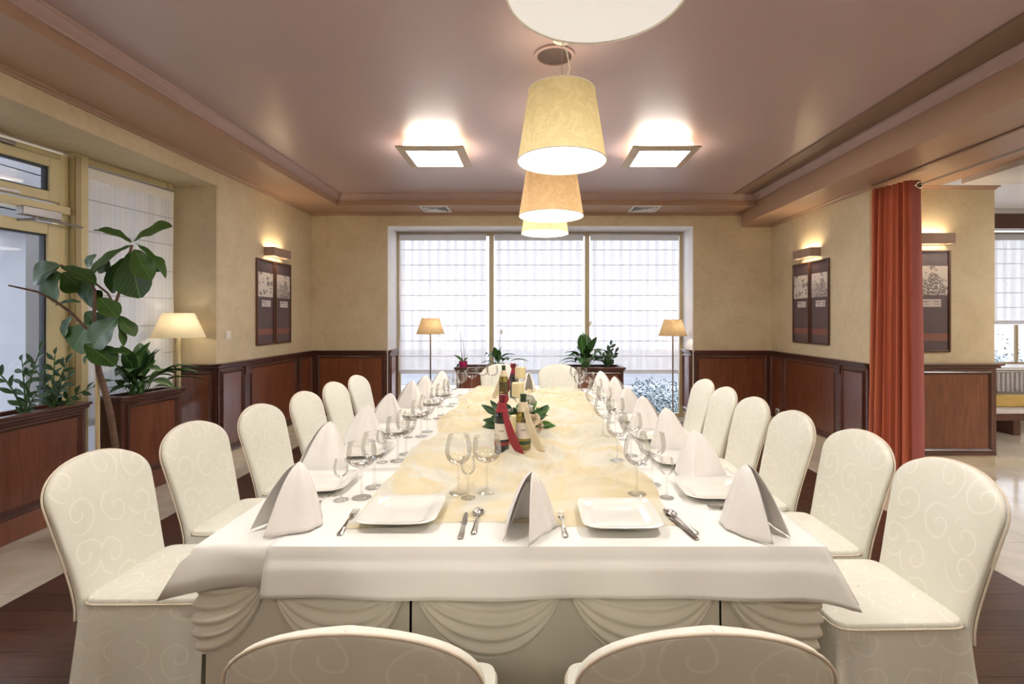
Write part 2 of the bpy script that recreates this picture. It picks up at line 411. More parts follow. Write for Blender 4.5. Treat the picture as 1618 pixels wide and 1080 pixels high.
# ------------------------------------------------------------------ mesh building
class MB:
    def __init__(s): s.v = []; s.f = []; s.uv = {}
    def add(s, vs, fs, uvs=None):
        n = len(s.v); s.v += [tuple(p) for p in vs]
        for i, f in enumerate(fs):
            s.f.append(tuple(n + k for k in f))
        if uvs is not None:
            for i, q in enumerate(uvs): s.uv[n + i] = q
        return s
    def box(s, x0, x1, y0, y1, z0, z1, c=0.0):
        if x0 > x1: x0, x1 = x1, x0
        if y0 > y1: y0, y1 = y1, y0
        if z0 > z1: z0, z1 = z1, z0
        vs = [(x, y, z) for z in (z0, z1) for y in (y0, y1) for x in (x0, x1)]
        return s.add(vs, [(0, 2, 3, 1), (4, 5, 7, 6), (0, 1, 5, 4), (2, 6, 7, 3), (0, 4, 6, 2), (1, 3, 7, 5)])
    def tube(s, pts, r, n=8, cap=True):
        pts = [Vector(p) for p in pts]; k = len(pts)
        rs = r if isinstance(r, (list, tuple)) else [r] * k
        vs = []; prev = None
        for i, p in enumerate(pts):
            t = (pts[min(i + 1, k - 1)] - pts[max(i - 1, 0)]).normalized()
            if prev is None:
                a = Vector((0, 0, 1)) if abs(t.z) < 0.9 else Vector((1, 0, 0))
                u = t.cross(a).normalized()
            else:
                u = (prev - t * prev.dot(t)).normalized()
            prev = u; w = t.cross(u)
            vs += [p + (u * cos(2 * pi * j / n) + w * sin(2 * pi * j / n)) * rs[i] for j in range(n)]
        fs = [(i * n + j, i * n + (j + 1) % n, (i + 1) * n + (j + 1) % n, (i + 1) * n + j) for i in range(k - 1) for j in range(n)]
        if cap: fs += [tuple(range(n - 1, -1, -1)), tuple(range((k - 1) * n, k * n))]
        return s.add(vs, fs)
    def lathe(s, prof, n=24, c=(0, 0, 0), cap0=False, cap1=False):
        vs = []; k = len(prof)
        for r, z in prof:
            vs += [(c[0] + r * cos(2 * pi * j / n), c[1] + r * sin(2 * pi * j / n), c[2] + z) for j in range(n)]
        fs = [(i * n + j, i * n + (j + 1) % n, (i + 1) * n + (j + 1) % n, (i + 1) * n + j) for i in range(k - 1) for j in range(n)]
        if cap0: fs.append(tuple(range(n - 1, -1, -1)))
        if cap1: fs.append(tuple(range((k - 1) * n, k * n)))
        return s.add(vs, fs)
    def grid(s, fn, nu, nv, uvfn=None, closed=False):
        vs = []; uvs = []
        for j in range(nv + 1):
            for i in range(nu + (0 if closed else 1)):
                vs.append(fn(i / nu, j / nv))
                if uvfn: uvs.append(uvfn(i / nu, j / nv))
        w = nu if closed else nu + 1
        fs = [(j * w + i, j * w + (i + 1) % w, (j + 1) * w + (i + 1) % w, (j + 1) * w + i) for j in range(nv) for i in range(nu)]
        return s.add(vs, fs, uvs if uvfn else None)
    def mesh(s, name, m, smooth=30):
        me = bpy.data.meshes.new(name); me.from_pydata(s.v, [], s.f)
        if s.uv:
            ul = me.uv_layers.new(name='UVMap')
            for lp in me.loops: ul.data[lp.index].uv = s.uv.get(lp.vertex_index, (0, 0))
        if m is not None: me.materials.append(M[m] if isinstance(m, str) else m)
        if smooth:
            me.polygons.foreach_set('use_smooth', [True] * len(me.polygons))
            me.set_sharp_from_angle(angle=radians(smooth))
        me.update()
        return me
    def obj(s, name, m, parent=None, smooth=30, loc=None):
        return link(name, s.mesh(name, m, smooth), parent, loc)

def link(name, data, parent=None, loc=None):
    o = bpy.data.objects.new(name, data); COL.objects.link(o)
    if parent is not None: o.parent = parent
    if loc is not None: o.location = loc
    return o

def bevel(o, w=0.004, n=2):
    md = o.modifiers.new('bevel', 'BEVEL'); md.width = w; md.segments = n; md.limit_method = 'ANGLE'
    return o
def solidify(o, t, off=0.0):
    md = o.modifiers.new('solidify', 'SOLIDIFY'); md.thickness = t; md.offset = off
    return o

def tag(o, label, cat, group=None):
    o['label'] = label; o['category'] = cat
    if group: o['group'] = group
    return o
def thing(name, label, cat, loc=(0, 0, 0), rz=0.0, group=None):
    o = bpy.data.objects.new(name, None); COL.objects.link(o)
    o.empty_display_size = 0.1
    o.location = loc; o.rotation_euler = (0, 0, rz)
    return tag(o, label, cat, group)
def structure(name, mb=None, m=None, smooth=30):
    if mb is None:
        o = bpy.data.objects.new(name, None); COL.objects.link(o)
    else:
        o = mb.obj(name, m, smooth=smooth)
    o['kind'] = 'structure'
    return o
def copy_thing(src, loc, rz=None, label=None, group=None):
    c = src.copy(); COL.objects.link(c)
    c.location = loc
    if rz is not None: c.rotation_euler = (0, 0, rz)
    if label: c['label'] = label
    if group: c['group'] = group
    for ch in src.children:
        k = ch.copy(); COL.objects.link(k); k.parent = c
        for g in ch.children:
            q = g.copy(); COL.objects.link(q); q.parent = k
    return c
def bulb(name, parent, loc, watts, color, r=0.04):
    d = bpy.data.lights.new(name, 'POINT'); d.energy = watts; d.color = color; d.shadow_soft_size = r
    o = bpy.data.objects.new(name, d); COL.objects.link(o); o.parent = parent; o.location = loc
    return o

ORD = ['first', 'second', 'third', 'fourth', 'fifth', 'sixth', 'seventh']

# ------------------------------------------------------------------ room shell
XL, XR, YB = -3.08, 3.30, 6.85           # left wall, right wall, back wall
YLC, YRC = 4.80, 4.85                    # corners where the left and right walls stop
YN, XFAR = -3.2, 8.4                     # rear end of the room, far side of the next room
ZL = 2.74                                # lintel height
ZS, ZC = 2.91, 3.05                      # soffit, main ceiling
YW = 7.28                                # plane of the back windows

def wx(y): return -3.5 - 0.15 * (4.76 - y)      # the slightly turned plane of the left windows

# floor: slab, tiles and planks
fl = structure('floor', MB().box(-4.3, XFAR, YN, 7.6, -0.12, -0.006), 'grout')
TS = 0.6
tile = MB().box(0.0015, TS - 0.0015, 0.0015, TS - 0.0015, -0.012, 0.0).mesh('tile', 'tile')
PX0, PX1, PY1 = -2.68, 2.66, 6.2
def add_tile(x, y, nx=TS, ny=TS):
    o = link('tile', tile, fl, (x, y, 0)); o.scale = (nx / TS, ny / TS, 1)
y = 0.2
while y < 7.3:
    h = min(TS, 7.36 - y)
    x = PX1
    while x < 7.5:
        add_tile(x, y, TS, h); x += TS
    if y > 0.7:
        add_tile(PX0 - TS, y, TS, h)
        add_tile(PX0 - 2 * TS, y, TS, h)
    y += TS
x = PX0
while x < PX1 - 0.01:
    w = min(TS, PX1 - x)
    add_tile(x, PY1, w, TS); add_tile(x, PY1 + TS, w, 0.54); x += w
tb = MB().box(PX1, XFAR, YN, 0.2, -0.012, 0).box(-4.2, PX0, YN, 0.8, -0.012, 0)
tb.obj('floor_surround', 'tile', fl)
PW, PLN = 0.15, 1.15
plank = MB().box(0.0008, PLN - 0.0008, 0.0008, PW - 0.0008, -0.012, 0.0).mesh('plank', 'plank')
y = 0.8; row = 0
while y < PY1 - 0.001:
    x = PX0 - random.uniform(0.05, 0.9)
    while x < PX1 - 0.001:
        x0 = max(x, PX0); x1 = min(x + PLN, PX1)
        if x1 - x0 > 0.02:
            o = link('plank', plank, fl, (x0, y, 0)); o.scale = ((x1 - x0) / PLN, 1, 1)
        x += PLN
    y += PW; row += 1
MB().box(PX0, PX1, YN, 0.8, -0.012, 0).obj('plank_field', 'plank', fl)

# walls
wl_ = structure('wall_left', MB().box(XL - 0.2, XL, YLC + 0.02, YB, 0, ZS).box(wx(YLC) - 0.3, XL - 0.002, YLC, YLC + 0.25, 0, ZL + 0.02)
                .box(-4.25, XL - 0.002, YN, YB, ZL, 3.2).box(-4.25, XL, YN, 1.2, 0, ZL), 'plaster')
WX0, WX1 = -2.03, 2.22                   # back window opening
wb = structure('wall_back', MB().box(XL - 0.2, WX0, YB, YB + 0.42, 0, 3.2).box(WX1, XR + 0.1, YB, YB + 0.42, 0, 3.2)
               .box(WX0, WX1, YB, YB + 0.42, ZL - 0.005, 3.2), 'plaster')
MB().box(WX0 - 0.002, WX0 + 0.012, YB + 0.002, YW + 0.06, 0, ZL).box(WX1 - 0.012, WX1 + 0.002, YB + 0.002, YW + 0.06, 0, ZL)\
    .box(WX0, WX1, YB + 0.002, YW + 0.06, ZL - 0.014, ZL - 0.001).obj('reveal', 'white_paint', wb)
XP = 4.53                                # end of the short wall beside the curtain
wr = structure('wall_right', MB().box(XR, XP, YRC, YB + 0.3, 0, 2.76), 'plaster')
wa = structure('wall_next_room', MB().box(XP, 4.75, YB, YB + 0.42, 0, 3.0).box(4.75, 7.7, YB, YB + 0.42, ZL, 3.0).box(7.7, XFAR, YB, YB + 0.42, 0, 3.0)
               .box(4.75, 7.7, YB, YB + 0.42, 0, 0.74), 'mat_wall' if 'mat_wall' in M else 'white_paint')
MB().box(XP, XFAR, YB - 0.012, YB - 0.001, 2.70, 2.95).obj('pelmet_board', 'mahogany_dark', wa)
structure('wall_far_right', MB().box(XFAR, XFAR + 0.1, YN, YB, 0, 3.1), 'plaster')
structure('wall_rear', MB().box(-4.3, XFAR, YN - 0.1, YN, 0, 3.2), 'plaster')

# ceiling: raised field with a soffit round it
CXL, CXR, CYB = -2.537, 2.87, 6.37
ce = structure('ceiling', MB().box(CXL - 0.05, CXR + 0.05, YN, CYB + 0.05, ZC, ZC + 0.1), 'ceiling')
so = MB().box(XL, CXL, YN, YB, ZS, ZC + 0.02).box(CXL, CXR, CYB, YB, ZS, ZC + 0.02)
so.obj('soffit', 'soffit', ce)
structure('beam_right', MB().box(2.886, XR + 0.02, YN, YB, 2.75, 3.15).box(XR + 0.02, 3.98, YN, YRC + 0.05, 2.75, 3.15), 'soffit')
ne = structure('ceiling_next_room', MB().box(3.98, XFAR, YN, 4.59, 2.70, 3.15), 'grey_paint')
MB().box(3.98, XFAR, 4.59, YB, 2.96, 3.15).obj('raised_field', 'white_paint', ne)
MB().box(XP, XFAR, YB - 0.07, YB, 2.90, 2.96).obj('cornice_strip', 'grey_paint', ne)

def sweep(prof, path, closed=False):
    "prof: (out, z) pairs; path: list of (x, y, nx, ny) with the inward normal"
    mb = MB(); k = len(prof); vs = []
    for (x, y, nx, ny) in path:
        vs += [(x + nx * o, y + ny * o, z) for o, z in prof]
    n = len(path)
    fs = [(i * k + j, i * k + j + 1, (i + 1) * k + j + 1, (i + 1) * k + j) for i in range(n - 1) for j in range(k - 1)]
    mb.add(vs, fs); return mb
cprof = [(0, 2.975), (0.012, 2.978), (0.016, 2.99), (0.03, 3.0), (0.052, 3.02), (0.06, 3.03), (0.066, 3.032), (0.07, 3.042), (0.07, ZC)]
t1 = structure('trim_1', sweep(cprof, [(CXL, YN, 1, 0), (CXL, CYB, 1, -1), (CXR + 0.016, CYB, -1, -1), (CXR + 0.016, YN, -1, 0)]), 'cornice')
structure('trim_2', MB().box(2.56, 2.80, YN, CYB - 0.075, ZC - 0.014, ZC - 0.001), 'dark_band')  # dark strip put in for the beam's shade on the ceiling
wprof = [(0, -0.035), (0.01, -0.033), (0.014, -0.02), (0.03, -0.012), (0.034, 0)]
def wallcrown(name, path, z):
    return structure(name, sweep([(o, z + d) for o, d in wprof], path), 'soffit')
wallcrown('trim_3', [(XL, YN, 1, 0), (XL, YB, 1, -1), (2.886, YB, -1, -1), (2.886, YB, -1, -1)], ZS)
wallcrown('trim_4', [(2.886, YB, -1, -1), (2.886, YB, 0, -1), (XR, YB, -1, -1), (XR, YRC, -1, -1), (XP, YRC, 1, -1), (XP, YB, 1, 0)], 2.75)

# ---------------- wainscot
ZR, ZB = 1.01, 0.11
def run(name, origin, ux, uy, nx, ny, length, panels, z0=ZB, z1=ZR, cap_ends=(0, 0)):
    "a stretch of panelling along (ux,uy) from origin, facing (nx,ny)"
    w = structure(name)
    def P(s, o, z): return (origin[0] + ux * s + nx * o, origin[1] + uy * s + ny * o, z)
    def slab(s0, s1, o0, o1, za, zb):
        vs = [P(s, o, z) for z in (za, zb) for o in (o0, o1) for s in (s0, s1)]
        return vs, [(0, 2, 3, 1), (4, 5, 7, 6), (0, 1, 5, 4), (2, 6, 7, 3), (0, 4, 6, 2), (1, 3, 7, 5)]
    MB().add(*slab(0, length, 0.0005, 0.018, z0, z1 - 0.02)).obj('backing_board', 'mahogany_dark', w)
    r = MB(); r.add(*slab(-cap_ends[0], length + cap_ends[1], 0, 0.050, z1 - 0.02, z1))
    r.add(*slab(-cap_ends[0] * .6, length + cap_ends[1] * .6, 0, 0.034, z1 - 0.045, z1 - 0.02))
    r.add(*slab(0, length, 0, 0.024, z1 - 0.062, z1 - 0.045))
    bevel(r.obj('cap_rail', 'mahogany_dark', w), 0.006, 2)
    b = MB().add(*slab(0, length, 0, 0.026, z0, z0 + 0.03)); bevel(b.obj('bottom_rail', 'mahogany_dark', w), 0.005)
    s_ = MB().add(*slab(0, length, 0.0005, 0.008, 0, z0)); s_.obj('baseboard', 'stone_base', w)
    for (a, c) in panels:
        za, zb = z0 + 0.04, z1 - 0.072
        f = MB(); t = 0.034
        prof = [(0.0, 0.018), (0.006, 0.036), (0.014, 0.040), (0.022, 0.034), (t, 0.021)]
        ring = []
        for (d, o) in prof:
            ring.append([P(a + d, o, za + d), P(c - d, o, za + d), P(c - d, o, zb - d), P(a + d, o, zb - d)])
        vs = [p for q in ring for p in q]
        fs = [(i * 4 + j, i * 4 + (j + 1) % 4, (i + 1) * 4 + (j + 1) % 4, (i + 1) * 4 + j) for i in range(len(prof) - 1) for j in range(4)]
        f.add(vs, fs).obj('panel_moulding', 'mahogany_dark', w)
        MB().add(*slab(a + t, c - t, 0.012, 0.022, za + t, zb - t)).obj('panel', 'mahogany', w)
    return w
run('trim_5', (XL, YLC), 0, 1, 1, 0, YB - YLC, [(0.03, 0.40), (0.52, 1.56), (1.66, 2.01)], cap_ends=(0.05, 0))
run('trim_6', (XL, YB), 1, 0, 0, -1, WX0 - XL, [(0.09, WX0 - XL - 0.03)])
run('trim_7', (WX1, YB), 1, 0, 0, -1, XR - WX1, [(0.03, XR - WX1 - 0.07)])
run('trim_8', (XR, YB), 0, -1, -1, 0, YB - YRC, [(0.03, 0.36), (0.40, 1.50), (1.60, 1.96)])
run('trim_9', (WX0 + 0.012, YB), 0, 1, 1, 0, 0.40, [(0.03, 0.36)])
run('trim_10', (WX1 - 0.012, YB), 0, 1, -1, 0, 0.40, [(0.03, 0.36)])
run('trim_11', (wx(YLC) + 0.02, YLC), 1, 0, 0, -1, XL - wx(YLC) - 0.02, [(0.03, XL - wx(YLC) - 0.05)], cap_ends=(0, 0.05))
run('trim_12', (XR, YRC), 1, 0, 0, -1, XP - XR, [(0.10, XP - XR - 0.05)], cap_ends=(0, 0.06))
for s, (px, py, h) in enumerate(((XL, 5.26, 1), (XR, 5.30, -1))):       # little pilasters of the panelling
    p = structure('trim_%d' % (13 + s), MB().box(px, px + h * 0.034, py - 0.05, py + 0.05, ZB, ZR - 0.06), 'mahogany_dark')
    bevel(p, 0.006)
    MB().box(px, px + h * 0.046, py - 0.05, py + 0.05, 0.86, 0.945).obj('corbel', 'mahogany_dark', p)

# ---------------- back window, three panes, down to the floor
def frame_rect(mb, x0, x1, z0, z1, y0, y1, t):
    mb.box(x0, x0 + t, y0, y1, z0, z1).box(x1 - t, x1, y0, y1, z0, z1).box(x0 + t, x1 - t, y0, y1, z1 - t, z1).box(x0 + t, x1 - t, y0, y1, z0, z0 + t)
    return mb
w1 = structure('window_1')
F0, F1 = WX0 + 0.012, WX1 - 0.012
bevel(frame_rect(MB(), F0, F1, 0.0, ZL - 0.015, YW, YW + 0.07, 0.055).obj('window_frame', 'frame_tan', w1), 0.004)
MUL = [-0.62, 0.79]
for mx in MUL:
    bevel(MB().box(mx - 0.034, mx + 0.034, YW - 0.02, YW + 0.07, 0.055, ZL - 0.07).obj('mullion', 'frame_tan', w1), 0.004)
edges = [F0 + 0.055, MUL[0] - 0.034, MUL[0] + 0.034, MUL[1] - 0.034, MUL[1] + 0.034, F1 - 0.055]
for i in range(3):
    MB().box(edges[2 * i], edges[2 * i + 1], YW + 0.03, YW + 0.036, 0.055, ZL - 0.07).obj('pane', 'pane', w1)

def roman_blind(x0, x1, z0, z1, y, label, group, n=9, seed=0):
    t = thing('roman_blind', label, 'blind', ((x0 + x1) / 2, y, z0), 0, group)
    w = x1 - x0; H = z1 - z0
    rn = random.Random(seed); ph = rn.uniform(0, 6)
    def fn(u, v):
        k = v * n; fr = k - math.floor(k)
        bulge = 0.0015 * sin(pi * fr) if v < 0.999 else 0
        wob = 0.006 * sin(9 * u + ph) * (1 - v)
        edge = 0.010 * sin(v * 11 + ph) * (1 - v)
        return ((u - 0.5) * w + edge * (2 * u - 1), -bulge + wob, v * H)
    MB().grid(fn, 40, n * 6).obj('blind_fabric', 'blind', t, smooth=60)
    MB().box(-w / 2 - 0.005, w / 2 + 0.005, 0.006, 0.03, H - 0.01, H + 0.02).obj('headrail', 'alu', t)
    MB().box(-w / 2, w / 2, -0.006, -0.003, H - 0.085, H - 0.002).obj('top_band', 'blind_hem', t)
    MB().box(-w / 2 + 0.004, w / 2 - 0.004, -0.005, -0.002, -0.035, 0.02).obj('bottom_hem', 'blind_hem', t)
    bm = MB().box(-w / 2 + 0.01, w / 2 - 0.01, -0.004, 0.004, -0.0035, 0.0035).mesh('batten', 'blind_seam')
    for i in range(1, n):
        link('batten', bm, t, (0, 0.0, H * i / n))
    return t
BZ0, BZ1 = 0.68, 2.675
roman_blind(-1.96, -0.69, BZ0, BZ1, YW - 0.06, 'sheer striped roman blind behind the left floor lamp, back window', 'blinds on the back window', 9, 1)
roman_blind(-0.575, 0.73, BZ0, BZ1, YW - 0.06, 'sheer striped roman blind in the middle of the back window', 'blinds on the back window', 9, 2)
roman_blind(0.83, 2.12, BZ0, BZ1, YW - 0.06, 'sheer striped roman blind behind the right floor lamp, back window', 'blinds on the back window', 9, 3)

# ---------------- left window and door, in their turned plane
def left_frame_obj(mb, name, m, parent):
    "mb is in (s = distance along the plane, o = out into the room, z); placed on the plane of the left windows"
    a = math.atan2(1.0, 0.15)
    o = mb.obj(name, m, parent)
    o.location = (wx(0.0), 0.0, 0); o.rotation_euler = (0, 0, a)
    return o
KS = sqrt(1 + 0.15 ** 2)
def S(y): return y * KS
# local frame: x along the wall (away from the camera), y points to -X (outside) so -y is into the room
w2 = structure('window_2')
mb = MB(); ya, yb_ = S(3.86), S(4.76)
mb.box(ya, ya + 0.10, -0.06, 0.06, 0, ZL).box(yb_ - 0.055, yb_, -0.03, 0.06, 0, ZL).box(ya + .1, yb_ - .055, -0.02, 0.06, ZL - 0.05, ZL).box(ya + .1, yb_ - .055, -0.02, 0.06, 0, 0.12)
bevel(left_frame_obj(mb, 'window_frame', 'frame_gold', w2), 0.004)
left_frame_obj(MB().box(ya + 0.1, yb_ - 0.055, 0.02, 0.026, 0.12, ZL - 0.05), 'pane', 'pane', w2)
# post beside the door, darker on its inner face
left_frame_obj(MB().box(ya - 0.005, ya + 0.035, -0.075, -0.06, 0, ZL - 0.02), 'post_cover', 'frame_tan', w2)
lb = roman_blind(-0.33, 0.33, 0.62, 2.66, 0, 'sheer blind with plain cream top band behind the tall fiddle leaf fig', 'blinds on the left window', 8, 5)
lb.location = (wx(4.335) + 0.045, 4.335, 0.62); lb.rotation_euler = (0, 0, math.atan2(1.0, 0.15))
lb.scale = (1.24, 1, 1)
for c in lb.children:
    if c.name.startswith('top_band'): c.data.materials[0] = M['cloth']

d1 = structure('door_1')
y0d, y1d = S(2.55), S(3.86)
fr = MB()
fr.box(y1d - 0.07, y1d - 0.006, -0.01, 0.06, 0, ZL - 0.03).box(y0d, y0d + 0.07, -0.01, 0.06, 0, ZL - 0.03).box(y0d + .07, y1d - .07, -0.01, 0.06, ZL - 0.07, ZL - 0.03)
bevel(left_frame_obj(fr, 'door_frame', 'frame_gold', d1), 0.004)
bevel(left_frame_obj(MB().box(y0d + .07, y1d - .02, -0.045, 0.06, 2.25, 2.31), 'transom_bar', 'frame_gold', d1), 0.004)
def sash(za, zb, t, nm, glassnm):
    x0, x1 = y0d + .075, y1d - .075
    m_ = MB().box(x0, x0 + t, -0.022, 0.05, za, zb).box(x1 - t, x1, -0.022, 0.05, za, zb).box(x0 + t, x1 - t, -0.022, 0.05, zb - t, zb).box(x0 + t, x1 - t, -0.022, 0.05, za, za + t)
    sa = bevel(left_frame_obj(m_, nm, 'frame_gold', d1), 0.004)
    g = frame_rect(MB(), x0 + t - 0.001, x1 - t + 0.001, za + t - 0.001, zb - t + 0.001, 0.0, 0.045, 0.012)
    left_frame_obj(g, 'glazing_gasket', 'gasket', d1)
    left_frame_obj(MB().box(x0 + t, x1 - t, 0.02, 0.026, za + t, zb - t), glassnm, 'pane', d1)
sash(2.335, ZL - 0.075, 0.072, 'transom_sash', 'transom_pane')
sash(0.02, 2.165, 0.085, 'door_leaf', 'door_pane')
left_frame_obj(MB().box(y1d - .075 - 0.42, y1d - .075 - 0.27, -0.034, -0.022, 2.338, 2.358), 'catch', 'alu', d1)
left_frame_obj(MB().box(y0d + 0.6, y0d + 0.95, -0.04, -0.01, ZL - 0.068, ZL - 0.045), 'vent_strip', 'alu', d1)
bevel(left_frame_obj(MB().box(y1d - 0.36, y1d - 0.10, -0.075, -0.012, 2.19, 2.255), 'closer_body', 'alu', d1), 0.006)
left_frame_obj(MB().tube([(y1d - 0.26, -0.05, 2.18), (y1d - 0.1, -0.09, 2.172), (y1d + 0.04, -0.075, 2.168)], 0.009, 8).tube([(y1d - 0.26, -0.05, 2.19), (y1d - 0.26, -0.05, 2.172)], 0.018, 10)
               .tube([(y1d - 0.26, -0.05, 2.176), (y1d - 0.36, -0.03, 2.15)], 0.009, 8), 'closer_arm', 'alu', d1)
# window nearer than the door, outside the picture, lets in the day
w3 = structure('window_3')
mb = MB(); frame_rect(mb, S(1.25), S(2.5), 0.0, ZL, -0.02, 0.06, 0.07)
left_frame_obj(mb, 'window_frame', 'frame_gold', w3)
left_frame_obj(MB().box(S(1.25) + 0.07, S(2.5) - 0.07, 0.02, 0.026, 0.07, ZL - 0.07), 'pane', 'pane', w3)

# next room's window
w4 = structure('window_4')
mb = MB(); frame_rect(mb, 4.75, 7.7, 0.76, ZL - 0.015, YW, YW + 0.07, 0.05)
mb.box(5.7, 5.76, YW, YW + .07, .81, ZL - .065).box(6.7, 6.76, YW, YW + .07, .81, ZL - .065)
mb.obj('window_frame', 'frame_tan', w4)
MB().box(4.8, 7.65, YW + 0.03, YW + 0.036, 0.81, ZL - 0.06).obj('pane', 'pane', w4)
MB().box(4.7, 7.75, YB - 0.06, YW + 0.02, 0.74, 0.78).obj('window_sill', 'white_paint', w4)
MB().box(7.08, 7.12, YW - 0.03, YW + 0.0, 0.81, 1.36).obj('window_handle_post', 'frame_tan', w4)
roman_blind(6.30, 7.60, 1.40, 2.68, YW - 0.06, 'sheer striped roman blind in the next room beyond the curtain', 'blinds in the next room', 6, 7)
# radiator below it
rd = thing('radiator', 'grey white ribbed radiator under the next room window', 'radiator', (6.55, YB - 0.09, 0.30))
MB().box(-0.75, 0.75, -0.02, 0.03, 0.15, 0.42).obj('radiator_panel', 'radiator', rd)
rib = MB().box(-0.016, 0.016, -0.04, -0.02, 0.16, 0.41).mesh('rib', 'radiator')
for i in range(24): link('rib', rib, rd, (-0.72 + i * 0.0626, 0, 0))
MB().box(-0.76, 0.76, -0.045, 0.035, 0.42, 0.43).obj('top_grille', 'radiator', rd)
MB().box(-0.7, -0.66, 0.0, 0.03, -0.3, 0.15).box(0.66, 0.7, 0.0, 0.03, -0.3, 0.15).obj('foot', 'radiator', rd)
bn = thing('bench', 'low dark bench with ochre cushion under the next room window', 'bench', (5.3, 6.25, 0))
bevel(MB().box(-0.62, 1.6, -0.17, 0.2, 0.19, 0.27).obj('seat_board', 'mahogany_dark', bn), 0.008)
bevel(MB().box(-0.6, 1.58, -0.15, 0.19, 0.27, 0.31).obj('fringed_cover', 'fringe', bn), 0.008)
bevel(MB().box(-0.6, 1.58, 0.10, 0.2, 0.31, 0.46).obj('back_cushion', 'ochre', bn), 0.02)
for lx in (-0.3, 0.66, 1.4):
    bevel(MB().box(lx, lx + 0.09, -0.12, 0.12, 0, 0.19).obj('leg', 'mahogany_dark', bn), 0.006)

# ------------------------------------------------------------------ outside
g = structure('ground', MB().box(-30, 30, 7.72, 40, -0.45, -0.25).box(-30, -4.35, -20, 7.72, -0.45, -0.25), 'snow')
structure('ground_2', MB().box(-30, 30, 12.6, 15.4, -0.245, -0.235), 'road')
structure('ground_3', MB().box(-30, 30, 10.6, 11.7, -0.245, -0.235), 'road')
ew = structure('wall_outside', MB().box(-5.3, -5.0, 4.86, 9.0, -0.3, 2.3), 'ext_wall')
for i in range(9):
    MB().box(-5.3, -4.99, 2.5, 9.0, 2.3 + i * 0.2, 2.3 + i * 0.2 + 0.188).obj('plank', 'ext_plank', ew)
structure('wall_outside_2', MB().box(-9.2, -9.0, -3, 12, -0.3, 2.2), 'ext_dark')
structure('wall_outside_3', MB().box(-14, 14, 16, 16.2, -0.3, 0.45), 'ext_fence')
def shrub(loc, rx, ry, rz, label, n=2600, seed=1):
    rn = random.Random(seed)
    t = thing('shrub', label, 'shrub', loc, 0, 'snow dusted shrubs outside the windows')
    mb = MB()
    for i in range(n):
        a = rn.uniform(0, 2 * pi); b = math.acos(rn.uniform(0, 1)); k = rn.uniform(0.75, 1.05) * (1 + 0.15 * sin(3 * a + seed))
        p = Vector((rx * k * sin(b) * cos(a), ry * k * sin(b) * sin(a), rz * k * cos(b)))
        s = rn.uniform(0.02, 0.045)
        u = Vector((rn.gauss(0, 1), rn.gauss(0, 1), rn.gauss(0, 1))).normalized(); w = u.cross(Vector((rn.gauss(0, 1), rn.gauss(0, 1), 1))).normalized()
        mb.add([p - u * s, p + w * s * .4, p + u * s, p - w * s * .4], [(0, 1, 2, 3)])
    f = mb.obj('foliage', 'shrub', t, smooth=0)
    mb2 = MB().lathe([(rx * .8, 0), (rx * .75, rz * .35), (rx * .5, rz * .7), (rx * .2, rz * .88), (0.01, rz * .92)], 14)
    o = mb2.obj('inner_branches', 'shrub', t); o.scale = (1, ry / rx, 1)
    return t
shrub((2.0, 8.35, -0.25), 0.62, 0.5, 0.62, 'snow dusted round shrub outside, seen under the right blind', 3200, 1)
shrub((0.85, 8.7, -0.25), 0.45, 0.4, 0.30, 'low snow dusted shrub outside, left of the round one', 1600, 2)
shrub((-1.9, 8.5, -0.25), 0.55, 0.4, 0.36, 'low snow dusted shrub outside, under the left blind', 2000, 3)
shrub((7.9, 8.7, -0.25), 0.9, 0.6, 1.25, 'tall snow dusted shrub outside the next room window', 3200, 4)
shrub((-6.6, 5.6, -0.25), 0.7, 0.6, 1.5, 'snow dusted shrub outside the glazed door', 2200, 5)

# ------------------------------------------------------------------ lamps
def pendant(loc, top, label, shade_m, glow='pend_glow'):
    t = thing('pendant_lamp', label, 'lamp', loc, 0, 'cream pendant lamps above the table')
    R0, R1, H = 0.25, 0.188, 0.40
    s = MB().lathe([(R0, 0), (R1, H)], 48).obj('lamp_shade', shade_m, t)
    MB().lathe([(R0 + .002, 0), (R0 + .002, 0.006), (R0 - .003, 0.006), (R0 - .003, 0), (R0 + .002, 0)], 48).obj('lower_rim', 'shade_lining', t)
    MB().lathe([(R1 + .002, H - .008), (R1 + .002, H), (R1 - .005, H), (R1 - .005, H - .008), (R1 + .002, H - .008)], 48).obj('upper_rim', 'shade_lining', t)
    MB().lathe([(R0 - 0.004, 0.004), (R0 - 0.004, 0.009), (0.001, 0.009), (0.001, 0.004), (R0 - 0.004, 0.004)], 48).obj('diffuser', glow, t)
    dz = top - loc[2]
    MB().tube([(0, 0, H - 0.04), (0, 0, dz)], 0.0018, 6).obj('wire', 'steel', t)
    cp = [(0.0, 0, H - 0.10), (0.0, 0, H - 0.02), (0.02, 0.0, H + 0.05), (0.045, 0, H + 0.13), (0.03, 0, H + 0.22), (0.0, 0.0, dz - 0.03)]
    MB().tube(cp, 0.004, 8).obj('cable', 'cable', t)
    sp = MB()
    for k in range(3):
        a = k * 2 * pi / 3 + 0.4
        sp.tube([(0, 0, H - 0.03), (R1 * cos(a), R1 * sin(a), H - 0.004)], 0.0025, 6)
    sp.lathe([(0.02, H - 0.12), (0.02, H - 0.03)], 12, cap0=True, cap1=True)
    sp.obj('holder', 'cable', t)
    MB().lathe([(0.05, dz - 0.03), (0.05, dz)], 20, cap0=True, cap1=True).obj('canopy', 'cable', t)
    bulb('bulb', t, (0, 0, 0.2), P_PEND, WARM)
    return t
pendant((0.172, 1.345, 2.335), ZC, 'cream drum pendant lamp nearest the camera, cut by the picture top', 'shade', 'pend_glow_dim')
